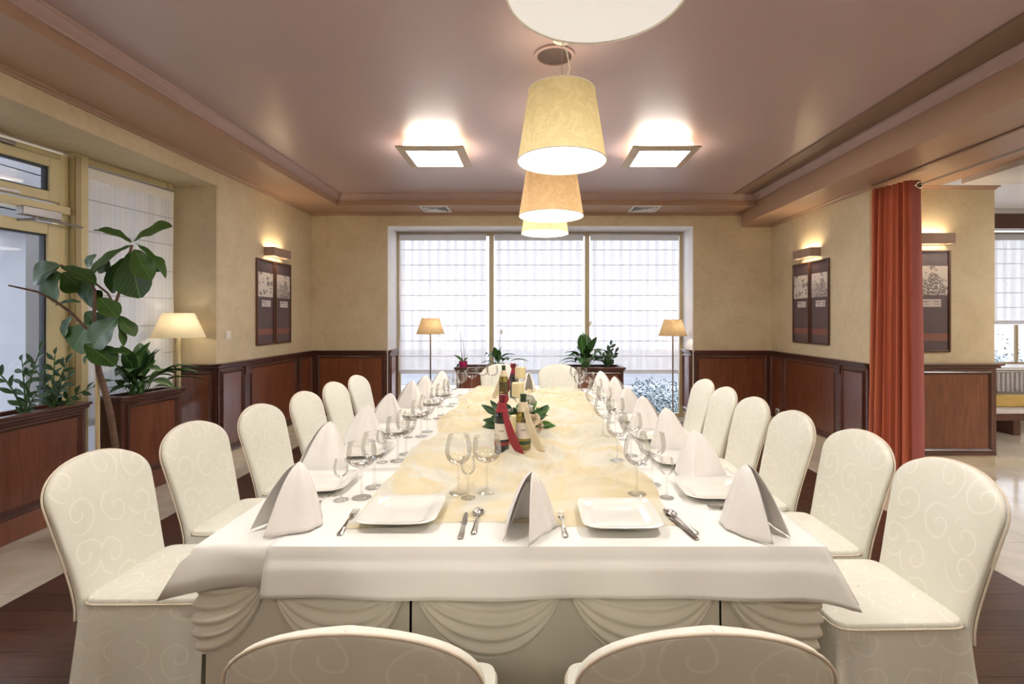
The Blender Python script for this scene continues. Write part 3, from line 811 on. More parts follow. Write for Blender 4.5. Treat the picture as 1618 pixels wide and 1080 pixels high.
pendant((0.160, 2.79, 2.333), ZC, 'cream drum pendant lamp hanging under the round ceiling speaker, whole shade visible', 'shade')
pendant((0.137, 3.83, 2.24), ZC, 'peach toned pendant lamp with a side seam, third along the table', 'shade_peach')
pendant((0.121, 5.24, 2.35), ZC, 'farthest cream pendant lamp, mostly hidden behind the peach one', 'shade')

def square_light(x, y, label, glow='ceil_glow'):
    t = thing('ceiling_light', label, 'light', (x, y, 2.955), 0, 'square ceiling lights')
    a, b = 0.30, 0.225
    m_ = MB()
    vs = []; 
    for (r, z) in ((a, 0.012), (a, 0.0), (b, -0.012), (b, 0.012)):
        vs += [(-r, -r, z), (r, -r, z), (r, r, z), (-r, r, z)]
    fs = [(i * 4 + j, i * 4 + (j + 1) % 4, ((i + 1) % 4) * 4 + (j + 1) % 4, ((i + 1) % 4) * 4 + j) for i in range(4) for j in range(4)]
    m_.add(vs, fs).obj('frame', 'beige_wood', t, smooth=0)
    MB().box(-b + .004, b - .004, -b + .004, b - .004, -0.010, -0.003).obj('lower_glass', glow, t)
    MB().box(-b - .02, b + .02, -b - .02, b + .02, 0.035, 0.06).obj('upper_glass', 'ceil_glow_up', t)
    MB().box(-0.12, 0.12, -0.12, 0.12, 0.06, 0.094).obj('mounting_box', 'vent', t)
    kb = MB().lathe([(0.008, -0.022), (0.008, 0.05)], 10, cap0=True, cap1=True).mesh('knob', 'chrome')
    for sx in (-1, 1):
        for sy in (-1, 1): link('knob', kb, t, (sx * (b - 0.03), sy * (b - 0.03), 0))
    return t
square_light(-0.915, 4.63, 'square beige framed ceiling light left of the pendants')
square_light(1.175, 4.63, 'square beige framed ceiling light right of the pendants')
for x in (-1.1, 1.3):
    square_light(x, 1.3, 'added unseen fill light above the near end of the table, %s of the pendants' % ('left' if x < 0 else 'right'))  # out of view, added to brighten the table
    square_light(x, -1.7, 'dimmer added fill light behind the camera, %s one' % ('left' if x < 0 else 'right'), 'rear_fill_glow')  # out of view, added to lift the dark foreground

for x in (5.7, 7.4):  # unseen lights added to brighten the next room
    for y in (3.3, 0.4):
        square_light(x, y, '%s added unseen fill light in the next room, %s side' % ('farther' if y > 1 else 'nearer', 'left' if x < 6 else 'right')).location.z = 2.60
def sconce(loc, rz, label):
    "back plane at local y = 0, faces -y"
    t = thing('wall_sconce', label, 'sconce', loc, rz, 'taupe box wall sconces')
    L, D, H, th = 0.195, 0.12, 0.10, 0.006
    m_ = MB().box(-L, L, -D, -D + th, 0, H).box(-L, -L + th, -D + th, -0.001, 0, H).box(L - th, L, -D + th, -0.001, 0, H).box(-L + th, L - th, -th, -0.001, 0, H)
    m_.obj('housing', 'sconce', t)
    MB().tube([(-L + 0.02, -0.06, 0.05), (L - 0.02, -0.06, 0.05)], 0.013, 10).obj('tube', 'tube_glow', t)
    MB().box(-L + th, L - th, -D + th, -th, 0.012, 0.016).obj('lower_glass', 'pane', t)
    return t
sconce((XL, 5.83, 2.17), radians(90), 'lit taupe box sconce above the pictures on the left wall')
sconce((XR, 5.86, 2.17), radians(-90), 'lit taupe box sconce above the pictures on the right wall')
sconce((3.85, YRC, 2.17), 0, 'lit taupe box sconce behind the terracotta curtain')

def picture(loc, rz, w, h, kind, label, cap=2):
    "back at local y = 0, faces -y; loc is the bottom middle"
    t = thing('framed_picture', label, 'picture', loc, rz, 'tall narrow plum framed pictures')
    f = frame_rect(MB(), -w / 2, w / 2, 0, h, -0.024, -0.001, 0.020)
    bevel(f.obj('frame', 'frame_wood', t), 0.004)
    MB().box(-w / 2 + .02, w / 2 - .02, -0.012, -0.002, 0.02, h - 0.02).obj('mount', 'mat_plum', t)
    def patch(x0, x1, z0, z1, nm, m, o=-0.0135):
        return MB().add([(x0, o, z0), (x1, o, z0), (x1, o, z1), (x0, o, z1)] + [(x0, -0.011, z0), (x1, -0.011, z0), (x1, -0.011, z1), (x0, -0.011, z1)],
                        [(0, 1, 2, 3), (0, 4, 5, 1), (1, 5, 6, 2), (2, 6, 7, 3), (3, 7, 4, 0)],
                        [(0, 0), (1, 0), (1, 1), (0, 1)] * 2).obj(nm, m, t, smooth=0)
    patch(-w / 2 + .026, w / 2 - .026, h * 0.56, h * 0.845, 'print', 'print_tree' if kind == 'tree' else 'print_blobs')
    patch(-w * 0.20, w * 0.30, h * 0.445, h * 0.52, 'caption_card', 'card')
    patch(-w / 2 + .026, w / 2 - .026, h * 0.115, h * 0.185, 'ornament_band', 'band')
    rn = random.Random(sum(map(ord, label)))
    ink = MB()
    rows = [(h * 0.492, -0.17, 0.03, 0.015), (h * 0.468, -0.05, 0.03, 0.010)]
    if cap == 2: rows += [(h * 0.492, 0.15, 0.26, 0.015), (h * 0.468, 0.16, 0.26, 0.012)]
    for z, a, b, hh in rows:
        x = a * w
        while x < b * w:
            ww = rn.uniform(0.004, 0.007); q = hh * rn.uniform(0.5, 1.0)
            ink.box(x, x + ww * 0.6, -0.0148, -0.0136, z, z + q * 0.8)
            ink.box(x, x + ww, -0.0148, -0.0136, z, z + 0.002)
            x += ww * 1.35
    ink.obj('caption_writing', 'ink', t, smooth=0)
    return t
picture((XL, 5.65, 1.152), radians(90), 0.37, 0.975, 'blobs', 'framed print of round blossoms on the left wall, nearer the camera', 1)
picture((XL, 6.05, 1.152), radians(90), 0.37, 0.975, 'tree', 'framed print of a leafy spire on the left wall')
picture((XR, 6.07, 1.152), radians(-90), 0.37, 0.975, 'blobs', 'framed print of round blossoms on the right wall, farther from the camera', 1)
picture((XR, 5.675, 1.152), radians(-90), 0.37, 0.975, 'tree', 'framed print of a leafy spire on the right wall')
picture((3.855, YRC, 1.12), 0, 0.46, 1.0, 'tree', 'framed print of a leafy spire half hidden by the terracotta curtain')

# light switch and socket
sw = thing('light_switch', 'small cream light switch on the left wall near the corner', 'switch', (XL, 4.97, 1.24))
bevel(MB().box(0, 0.009, -0.042, 0.042, 0, 0.085).obj('plate', 'plastic_white', sw), 0.003)
bevel(MB().box(0.009, 0.015, -0.028, 0.028, 0.014, 0.071).obj('rocker', 'plastic_white', sw), 0.002)
sk = thing('wall_socket', 'small white socket low on the right panelling', 'socket', (XR - 0.022, 6.62, 0.16))
bevel(MB().box(-0.012, 0.0, -0.042, 0.042, 0, 0.085).obj('plate', 'plastic_white', sk), 0.003)
MB().lathe([(0.022, 0.0), (0.018, 0.006)], 16, cap1=True).obj('outlet', 'vent_dark', sk).matrix_local = Matrix.Translation((-0.012, 0, 0.042)) @ Matrix.Rotation(radians(-90), 4, 'Y')

def air_vent(x, label):
    t = thing('air_vent', label, 'vent', (x, 6.56, ZS), 0, 'white square air vents')
    a = 0.185
    frame_rect(MB(), -a, a, -a, a, -0.012, -0.0005, 0.03)
    fr_ = MB()
    fr_.box(-a, -a + .03, -a, a, -0.012, -0.0005).box(a - .03, a, -a, a, -0.012, -0.0005).box(-a + .03, a - .03, -a, -a + .03, -0.012, -0.0005).box(-a + .03, a - .03, a - .03, a, -0.012, -0.0005)
    fr_.obj('frame', 'vent', t)
    MB().box(-a + .03, a - .03, -a + .03, a - .03, -0.004, -0.001).obj('throat', 'vent_dark', t)
    for k in range(4):
        r = a - 0.05 - k * 0.034; q = MB()
        vs = [(sx * rr, sy * rr, z) for rr, z in ((r, -0.014), (r - 0.016, -0.003)) for sx, sy in ((-1, -1), (1, -1), (1, 1), (-1, 1))]
        q.add(vs, [(j, (j + 1) % 4, 4 + (j + 1) % 4, 4 + j) for j in range(4)])
        solidify(q.obj('louvre', 'vent', t, smooth=0), 0.003)
    return t
air_vent(-1.30, 'white square air vent in the soffit, left of the lamps')
air_vent(1.47, 'white square air vent in the soffit, right of the lamps')
sp = thing('ceiling_speaker', 'round taupe speaker set flush in the ceiling behind the near pendant', 'speaker', (0.127, 3.0, ZC))
MB().lathe([(0.125, -0.001), (0.125, -0.012), (0.105, -0.014), (0.103, -0.006)], 40).obj('bezel', 'cornice', sp)
MB().lathe([(0.104, -0.006), (0.06, -0.009), (0.001, -0.010)], 40).obj('grille', 'speaker', sp)

def floor_lamp(loc, zb, zt, rb, rt, label, pole_m, shade_m='lamp_shade', pr=0.011, watts=P_FLOOR, basez=0.0):
    t = thing('floor_lamp', label, 'lamp', loc, 0, 'floor lamps by the windows')
    MB().lathe([(0.001, 0), (0.135, 0), (0.135, 0.012), (0.125, 0.020), (0.03, 0.026), (0.001, 0.027)], 32).obj('base', pole_m, t)
    MB().tube([(0, 0, 0.02), (0, 0, zt - 0.06 - loc[2])], pr, 12).obj('pole', pole_m, t)
    MB().lathe([(rb, zb - loc[2]), (rt, zt - loc[2])], 40).obj('lamp_shade', shade_m, t)
    q = MB()
    for k in range(3):
        a = 2 * pi * k / 3
        q.tube([(0, 0, zt - 0.065 - loc[2]), (rt * cos(a), rt * sin(a), zt - 0.008 - loc[2])], 0.002, 6)
    q.obj('shade_carrier', 'steel', t)
    bulb('bulb', t, (0.035, -0.035, (zb * 0.5 + zt * 0.5) - loc[2]), watts, WARM, 0.025)
    return t
floor_lamp((-1.44, 6.9, 0), 1.235, 1.455, 0.195, 0.12, 'slim floor lamp with tan shade at the left of the back window', 'grey_pole', 'shade_peach')
floor_lamp((1.947, 6.9, 0), 1.21, 1.436, 0.195, 0.12, 'slim floor lamp with tan shade at the right of the back window', 'grey_pole', 'shade_peach')
floor_lamp((-3.29, 4.575, 0), 1.275, 1.50, 0.215, 0.125, 'cream floor lamp with pale shade in the left window recess', 'cream_pole', 'lamp_shade', 0.018, 0.8)

# ------------------------------------------------------------------ curtain on its wire
cu = thing('curtain', 'terracotta full length curtain drawn together at the right wall corner', 'curtain', (3.4, 4.6, 0))
ZT = 2.69
def cur(u, v):
    # from the wall corner towards the camera, then the smooth leading edge
    y_ = 4.80 - 0.36 * u - 3.4 * 0
    x_ = 3.300 + 0.105 * u
    amp = (0.035 + 0.025 * (1 - v)) * (0.8 + 0.3 * sin(u * 9)) * min(1, (1 - u) * 8) 
    sw_ = 0.02 * (1 - v) * (1 + sin(5 * u))
    k = sin(u * 2 * pi * 6.5)
    return (x_ + amp * k - sw_ * 1.2 - 3.4, y_ + 0.4 * amp * cos(u * 2 * pi * 6.5) - 0.02 * (1 - v) - 4.6, 0.012 + (ZT - 0.012 + 0.01) * v)
solidify(MB().grid(cur, 150, 14).obj('pleated_cloth', 'curtain', cu, smooth=80), 0.004)
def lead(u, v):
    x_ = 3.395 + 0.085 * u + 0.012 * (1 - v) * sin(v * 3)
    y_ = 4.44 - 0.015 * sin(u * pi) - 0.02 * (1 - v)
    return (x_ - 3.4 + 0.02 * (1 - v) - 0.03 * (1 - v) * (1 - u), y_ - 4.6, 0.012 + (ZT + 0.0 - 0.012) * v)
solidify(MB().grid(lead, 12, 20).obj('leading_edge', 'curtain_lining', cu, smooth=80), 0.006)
gr = MB()
n = 20
gv = [(0.026 * cos(2 * pi * i / n) + 0.008 * cos(2 * pi * j / 8) * cos(2 * pi * i / n), 0.008 * sin(2 * pi * j / 8), 0.026 * sin(2 * pi * i / n) + 0.008 * cos(2 * pi * j / 8) * sin(2 * pi * i / n)) for i in range(n) for j in range(8)]
gf = [(i * 8 + j, i * 8 + (j + 1) % 8, ((i + 1) % n) * 8 + (j + 1) % 8, ((i + 1) % n) * 8 + j) for i in range(n) for j in range(8)]
gr.add(gv, gf).obj('eyelet', 'chrome', cu, loc=(0.055, -0.175, ZT - 0.045))
cw = thing('curtain_wire', 'twin steel curtain wire under the right beam', 'wire', (3.455, 4.84, 2.645))
MB().tube([(0, 0, 0), (0, -7.9, 0)], 0.0045, 8).obj('wire', 'grey_pole', cw)
MB().tube([(0.02, 0, 0.018), (0.02, -7.9, 0.018)], 0.003, 8).obj('wire', 'grey_pole', cw)
MB().box(-0.02, 0.04, -0.02, 0.008, -0.03, 0.10).obj('bracket', 'grey_pole', cw)
MB().box(-0.02, 0.04, -7.9, -7.87, -0.03, 0.10).obj('bracket', 'grey_pole', cw)
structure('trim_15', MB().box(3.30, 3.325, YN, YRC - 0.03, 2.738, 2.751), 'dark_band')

# ------------------------------------------------------------------ planters
def planter(name_label, p0, p1, depth, h, facing):
    "front face runs from p0 to p1 (x, y); the box goes back 'depth' from it; facing = +1 when the back lies to the left of p0->p1"
    a = Vector((p1[0] - p0[0], p1[1] - p0[1], 0)); L = a.length
    rz = math.atan2(a.y, a.x)
    t = thing('planter', name_label, 'planter', (p0[0], p0[1], 0), rz, 'mahogany planter boxes')
    d = depth
    m_ = MB().box(0, L, 0.0, 0.02, 0.0, h - 0.04).box(0, L, d - 0.02, d, 0, h - 0.04).box(0, 0.02, 0.02, d - 0.02, 0, h - 0.04).box(L - 0.02, L, 0.02, d - 0.02, 0, h - 0.04)
    m_.obj('box', 'mahogany_dark', t)
    r = MB()
    for (o, z0, z1) in ((0.03, h - 0.022, h), (0.018, h - 0.045, h - 0.022)):
        r.box(-o, L + o, -o, 0.03, z0, z1).box(-o, L + o, d - 0.03, d + o * 0.2, z0, z1).box(-o, 0.03, 0.03, d - 0.03, z0, z1).box(L - 0.03, L + o, 0.03, d - 0.03, z0, z1)
    bevel(r.obj('rim', 'mahogany_dark', t), 0.006)
    def panel(x0, x1, z0, z1):
        prof = [(0.0, 0.001), (0.006, -0.016), (0.016, -0.021), (0.026, -0.012), (0.036, -0.002)]
        vs = []
        for (q, o) in prof: vs += [(x0 + q, o, z0 + q), (x1 - q, o, z0 + q), (x1 - q, o, z1 - q), (x0 + q, o, z1 - q)]
        fs = [(i * 4 + j, i * 4 + (j + 1) % 4, (i + 1) * 4 + (j + 1) % 4, (i + 1) * 4 + j) for i in range(len(prof) - 1) for j in range(4)]
        MB().add(vs, fs).obj('panel_moulding', 'mahogany_dark', t)
        MB().box(x0 + .036, x1 - .036, -0.004, 0.001, z0 + .036, z1 - .036).obj('panel', 'mahogany', t)
    panel(0.035, L - 0.035, 0.18, h - 0.065)
    bevel(MB().box(-0.006, L + 0.006, -0.012, 0.0, 0.0, 0.15).obj('plinth', 'mahogany', t), 0.004)
    MB().box(0.02, L - 0.02, 0.02, d - 0.02, h - 0.16, h - 0.07).obj('soil', 'soil', t)
    return t
# local y points to the back of the box: p0 -> p1 rotated +90 degrees
planter('mahogany planter box under the glazed door, cut by the left edge', (-3.39, 2.3), (-3.39, 3.735), 0.22, 0.82, 1)
planter('mahogany planter box with peace lily, in the left window recess', (-3.30, 3.95), (-3.215, 4.50), 0.20, 0.825, 1)
planter('mahogany planter box by the back window, with the magenta pot', (-1.03, 6.58), (-0.25, 6.58), 0.42, 0.80, 1)
planter('mahogany planter box by the back window, behind the right far chair', (0.45, 6.58), (1.20, 6.58), 0.42, 0.80, 1)

# ------------------------------------------------------------------ plants
def leaf_shape(prof, curl=0.15, fold=0.12, nx=6, name='leaf', m='leaf_lily', wave=0.0):
    "unit leaf: length 1 along +y, full width 1 at its widest"
    k = len(prof) - 1
    mb = MB()
    def fn(u, v):
        w = prof[min(int(v * k), k - 1)] * (1 - (v * k - min(int(v * k), k - 1))) + prof[min(int(v * k) + 1, k)] * (v * k - min(int(v * k), k - 1))
        s = 2 * u - 1
        return (s * w * 0.5, v, -curl * v * v + fold * abs(s) * w * 0.5 + wave * sin(v * 14 + s * 2) * abs(s))
    mb.grid(fn, nx, 12)
    return mb.mesh(name, m, smooth=80)
FIG = leaf_shape([0.04, 0.34, 0.50, 0.60, 0.74, 0.90, 1.0, 1.0, 0.92, 0.66, 0.12], 0.16, 0.16, m='leaf_fig', wave=0.02)
LILY = leaf_shape([0.05, 0.05, 0.05, 0.06, 0.50, 0.90, 1.0, 0.88, 0.62, 0.30, 0.01], 0.95, 0.25, m='leaf_lily')
LILY2 = leaf_shape([0.05, 0.05, 0.05, 0.06, 0.50, 0.90, 1.0, 0.88, 0.62, 0.30, 0.01], 0.45, 0.25, m='leaf_lily')
ZZ = leaf_shape([0.04, 0.5, 0.85, 1.0, 0.9, 0.6, 0.05], 0.08, 0.2, m='leaf_zz', nx=4)
BRT = leaf_shape([0.04, 0.5, 0.85, 1.0, 0.9, 0.6, 0.05], 0.12, 0.2, m='leaf_bright', nx=4)
DRK = leaf_shape([0.04, 0.45, 0.85, 1.0, 0.8, 0.5, 0.03], 0.2, 0.2, m='leaf_zz', nx=4)

def put_leaf(parent, mesh, base, tip, width, normal=Vector((0, -1, 0.3)), name='leaf'):
    base = Vector(base); d = Vector(tip) - base; L = d.length; d.normalize()
    n = (normal - d * normal.dot(d))
    if n.length < 1e-3: n = Vector((0, 0, 1)) - d * d.z
    n.normalize(); x = d.cross(n)
    mtx = Matrix(((x.x * width, d.x * L, n.x * L, base.x), (x.y * width, d.y * L, n.y * L, base.y), (x.z * width, d.z * L, n.z * L, base.z), (0, 0, 0, 1)))
    o = link(name, mesh, parent); o.matrix_local = mtx
    return o

# the fiddle leaf fig
FY = 3.38
fg = thing('fiddle_leaf_fig', 'tall fiddle leaf fig with big drooping leaves beside the left planters', 'plant', (-2.88, FY, 0))
def fp(cx, cy, dy=0.0):
    return at(30 + cx * 0.2778, 320 + cy * 0.2778, FY + dy) - Vector((-2.88, FY, 0))
MB().lathe([(0.11, 0), (0.15, 0.26), (0.155, 0.27), (0.145, 0.27), (0.14, 0.24)], 28, cap0=True).obj('pot', 'pot_brown', fg)
MB().lathe([(0.14, 0.235), (0.001, 0.24)], 24).obj('soil', 'soil', fg)
tr_pts = [Vector((0.03, 0, 0.23)), fp(548, 1380), fp(520, 1200), fp(490, 1075), fp(455, 960), fp(440, 880), fp(432, 780), fp(428, 640), fp(432, 500)]
MB().tube(tr_pts, [0.022, 0.021, 0.02, 0.019, 0.018, 0.014, 0.012, 0.011, 0.009], 10).obj('trunk', 'trunk', fg)
MB().tube([Vector((-0.09, 0.0, 0.235)), fp(447, 1350), fp(447, 900)], 0.0135, 10).obj('support_cane', 'cane', fg)
MB().tube([fp(385, 715), fp(290, 620, -0.05), fp(200, 555, -0.1), fp(100, 505, -0.14), fp(-60, 470, -0.2)], [0.009, 0.009, 0.008, 0.007, 0.005], 8).obj('branch', 'trunk', fg)
MB().tube([fp(432, 720), fp(385, 715)], 0.009, 8).obj('branch', 'trunk', fg)
MB().tube([fp(430, 740), fp(500, 660, 0.03), fp(540, 600, 0.03), fp(572, 505, 0.03), fp(610, 400, 0.04), fp(642, 240, 0.04)], [0.012, 0.011, 0.01, 0.009, 0.009, 0.009], 8).obj('branch', 'trunk', fg)
MB().tube([fp(540, 580, 0.03), fp(505, 515), fp(430, 455)], 0.007, 8).obj('branch', 'trunk', fg)
MB().tube([fp(432, 500), fp(400, 440), fp(300, 385, -0.03), fp(235, 355, -0.04)], [0.009, 0.008, 0.008, 0.008], 8).obj('branch', 'trunk', fg)
FL = [(640, 225, 425, 118, 62, .04, .1, (0, -.4, 1)), (645, 222, 838, 108, 118, .04, .02, (-.5, -.8, .7)), (665, 230, 850, 395, 50, .04, 0, (.8, -.3, .7)),
      (640, 275, 655, 528, 168, .04, -.05, (0, -1, .2)), (660, 265, 730, 418, 95, .03, -.08, (.3, -1, .3)), (630, 245, 362, 402, 118, .04, -.05, (-.3, -.8, .8)),
      (715, 290, 800, 385, 85, .06, .08, (.3, -1, .2)), (600, 315, 490, 508, 95, .05, .06, (-.2, -1, .1)), (232, 358, 50, 425, 132, -.04, -.06, (0, -1, .5)),
      (225, 395, 150, 562, 120, -.04, 0, (0, -1, .3)), (240, 360, 420, 428, 68, -.04, -.1, (0, -.6, .9)), (250, 395, 360, 505, 125, -.03, .05, (0, -1, .2)),
      (430, 430, 345, 572, 135, .0, .05, (0, -1, .2)), (455, 540, 548, 632, 80, -.03, -.1, (.2, -.8, .7)), (560, 640, 660, 745, 60, .02, 0, (.5, -.6, .7)),
      (568, 648, 392, 812, 160, -.05, -.12, (-.2, -1, .4)), (400, 690, 285, 835, 165, .02, 0, (-.2, -1, .1)), (300, 645, 228, 768, 82, .03, .05, (-.5, -1, .1)),
      (378, 800, 530, 902, 95, -.06, -.14, (.2, -.8, .8)), (475, 842, 614, 838, 52, -.03, -.08, (.1, -.5, 1)), (565, 670, 604, 812, 30, .0, 0, (.9, -.5, .2)),
      (398, 862, 358, 918, 36, -.02, 0, (-.4, -1, .2)), (350, 566, 205, 560, 48, -.02, 0, (0, -.5, 1)), (440, 295, 368, 360, 62, .06, .06, (-.2, -1, .3)),
      (500, 872, 532, 938, 36, -.04, 0, (.3, -1, .2)), (470, 500, 400, 600, 110, .05, .05, (0, -1, .2)), (450, 400, 500, 330, 80, .06, .05, (0, -1, .3)),
      (380, 620, 470, 720, 110, .06, .06, (0, -1, .1)), (240, 400, 150, 470, 100, .02, .06, (0, -1, .1))]
for (a, b, c, d, w, dy0, dy1, nn) in FL:
    put_leaf(fg, FIG, fp(a, b, dy0), fp(c, d, dy1), w * 1.32 * 0.2778 * FY / FPX, Vector(nn))

def arch_leaf(p1, p2, wide, m='leaf_lily'):
    "leaf on its stalk: the spine is a bow from the origin over p1 to p2 (out along +y, up along +z), length about 1"
    k0 = 0.42
    def sp(t): return Vector((0, 2 * t * (1 - t) * p1[0] + t * t * p2[0], 2 * t * (1 - t) * p1[1] + t * t * p2[1]))
    def fn(u, v):
        p = sp(v); tg = (sp(min(1, v + .02)) - sp(v - .02)).normalized(); n = Vector((1, 0, 0)).cross(tg)
        b = max(0, (v - k0) / (1 - k0))
        w = 0.012 if b <= 0 else max(0.012 * (1 - b), wide * 0.5 * (sin(pi * min(1, b) ** 0.8)) ** 0.85)
        q = 2 * u - 1
        return p + Vector((q * w, 0, 0)) + n * (0.22 * abs(q) * w)
    return MB().grid(fn, 6, 18).mesh('leaf', m, 80)
ARCH = [arch_leaf((0.25, 0.55), (0.95, 0.20), 0.27), arch_leaf((0.15, 0.75), (0.80, 0.55), 0.29), arch_leaf((0.05, 0.70), (0.35, 1.0), 0.26), arch_leaf((0.30, 0.62), (0.98, 0.42), 0.28)]
def lily(loc, label, n, L, seed, flat=0.7, spathe=0, glass=(0, 1), group='leafy plants in the planters'):
    rn = random.Random(seed)
    t = thing('peace_lily', label, 'plant', loc, 0, group)
    MB().lathe([(0.05, -0.02), (0.055, 0.01), (0.001, 0.02)], 12).obj('crown', 'stem', t)
    for i in range(n):
        a = i * 2.39996 + rn.uniform(-.3, .3)
        o = link('leaf', ARCH[(2, 1, 3, 2, 1, 0)[i % 6]], t, (rn.uniform(-.05, .05), rn.uniform(-.04, .04), 0))
        k = L * rn.uniform(0.7, 1.15)
        o.rotation_euler = (rn.uniform(-.12, .12), rn.uniform(-.12, .12), a); o.scale = (k * rn.uniform(.85, 1.2), k * (1 - 0.68 * max(0, -sin(a) * glass[0] + cos(a) * glass[1]) ** 0.7) * (1 if abs(sin(a)) > .5 else flat), k)
    for k in range(spathe):
        px = 0.05 + 0.04 * k
        MB().tube([(0, 0, 0), (px * .6, 0, L * .8), (px, 0, L * 1.35)], 0.003, 6).obj('flower_stalk', 'stem', t)
        put_leaf(t, M_SPATHE, (px, 0, L * 1.3), (px + .01, 0, L * 1.3 + 0.09), 0.045, Vector((.3, -1, 0)), 'spathe')
    return t
M_SPATHE = leaf_shape([0.05, 0.6, 1.0, 0.8, 0.4, 0.02], -0.1, 0.5, m='petal_white', nx=4, name='spathe')
lily((-3.365, 4.20, 0.755), 'bushy peace lily in the left window planter, below the cream lamp', 42, 0.44, 11, 0.9, glass=(-1, 0))
lily((-0.50, 6.78, 0.73), 'peace lily in the back planter, beside the magenta pot', 18, 0.38, 12, 0.9, spathe=1)
lily((0.72, 6.78, 0.73), 'large peace lily in the back planter behind the right far chair', 30, 0.47, 13, 0.9, spathe=1)

def frond_plant(loc, label, stems, seed, mesh, leaf, lw, name='zz_plant', per=9):
    rn = random.Random(seed)
    t = thing(name, label, 'plant', loc, 0, 'leafy plants in the planters')
    for (dx, dy, h, bend) in stems:
        pts = [Vector((0.02 * dx, 0.02 * dy, -0.03)) + Vector((dx * s * s * bend, dy * s * s * bend, h * s)) for s in [i / 6 for i in range(7)]]
        MB().tube(pts, [0.009, 0.008, 0.007, 0.006, 0.005, 0.004, 0.003], 7).obj('stem', 'stem', t)
        for i in range(per):
            s = 0.28 + 0.72 * i / (per - 1)
            j = min(int(s * 6), 5); f = s * 6 - j
            p = pts[j].lerp(pts[j + 1], f); d = (pts[j + 1] - pts[j]).normalized()
            sd = d.cross(Vector((0.3, -1, 0.1))).normalized() * (1 if i % 2 else -1)
            v = (sd * 0.75 + d * 0.8 + Vector((rn.uniform(-.3, .3), rn.uniform(-.5, .2), 0))).normalized()
            if i == per - 1: v = d
            put_leaf(t, mesh, p, p + v * leaf * rn.uniform(.8, 1.15), lw * rn.uniform(.8, 1.1), Vector((rn.uniform(-.3, .3), -1, .5)))
    return t
frond_plant((-3.50, 3.40, 0.755), 'dark zz plant in the near left planter, at the picture edge', [(-.35, -.2, .46, .5), (.12, -.1, .42, -1.4), (-.1, .0, .5, -1), (.25, -.1, .22, .5)], 3, ZZ, 0.085, 0.034)
frond_plant((-3.49, 3.58, 0.755), 'upright dark leafy plant in the near left planter, right of the zz plant', [(.02, 0, .46, 1), (-.12, 0, .36, 1), (.10, 0, .40, 1), (.24, .05, .22, 1), (.16, -.05, .30, 1)], 4, DRK, 0.075, 0.034, 'rubber_plant', 10)
frond_plant((1.02, 6.80, 0.73), 'small upright zz plant at the right end of the back planter', [(.04, 0, .38, 1), (.10, 0, .28, 1), (-.08, 0, .24, 1), (.0, -.03, .30, 1)], 5, ZZ, 0.085, 0.04)
# orchid in its magenta pot
oc = thing('orchid', 'flowerless orchid with two bare stalks in a magenta pot', 'plant', (-0.95, 6.66, 0.80))
MB().lathe([(0.001, 0), (0.05, 0), (0.06, 0.075), (0.054, 0.075), (0.05, 0.06), (0.001, 0.06)], 24).obj('pot', 'pot_pink', oc)
MB().tube([(0.0, 0, 0.05), (-0.03, 0, 0.25), (-0.035, 0, 0.46)], [0.0045, 0.004, 0.003], 7).obj('stalk', 'trunk', oc)
MB().tube([(0.02, 0, 0.05), (0.01, 0, 0.25), (-0.02, 0, 0.42)], [0.004, 0.0035, 0.0025], 7).obj('stalk', 'trunk', oc)
for (dx, dz, w) in ((-0.14, -0.06, 0.06), (-0.11, 0.09, 0.05), (0.06, 0.05, 0.05), (-0.05, 0.05, 0.06)):
    put_leaf(oc, LILY if dz < 0 else BRT, (0, 0, 0.06), (dx, -0.02, 0.08 + dz), w, Vector((0, -.6, 1)))

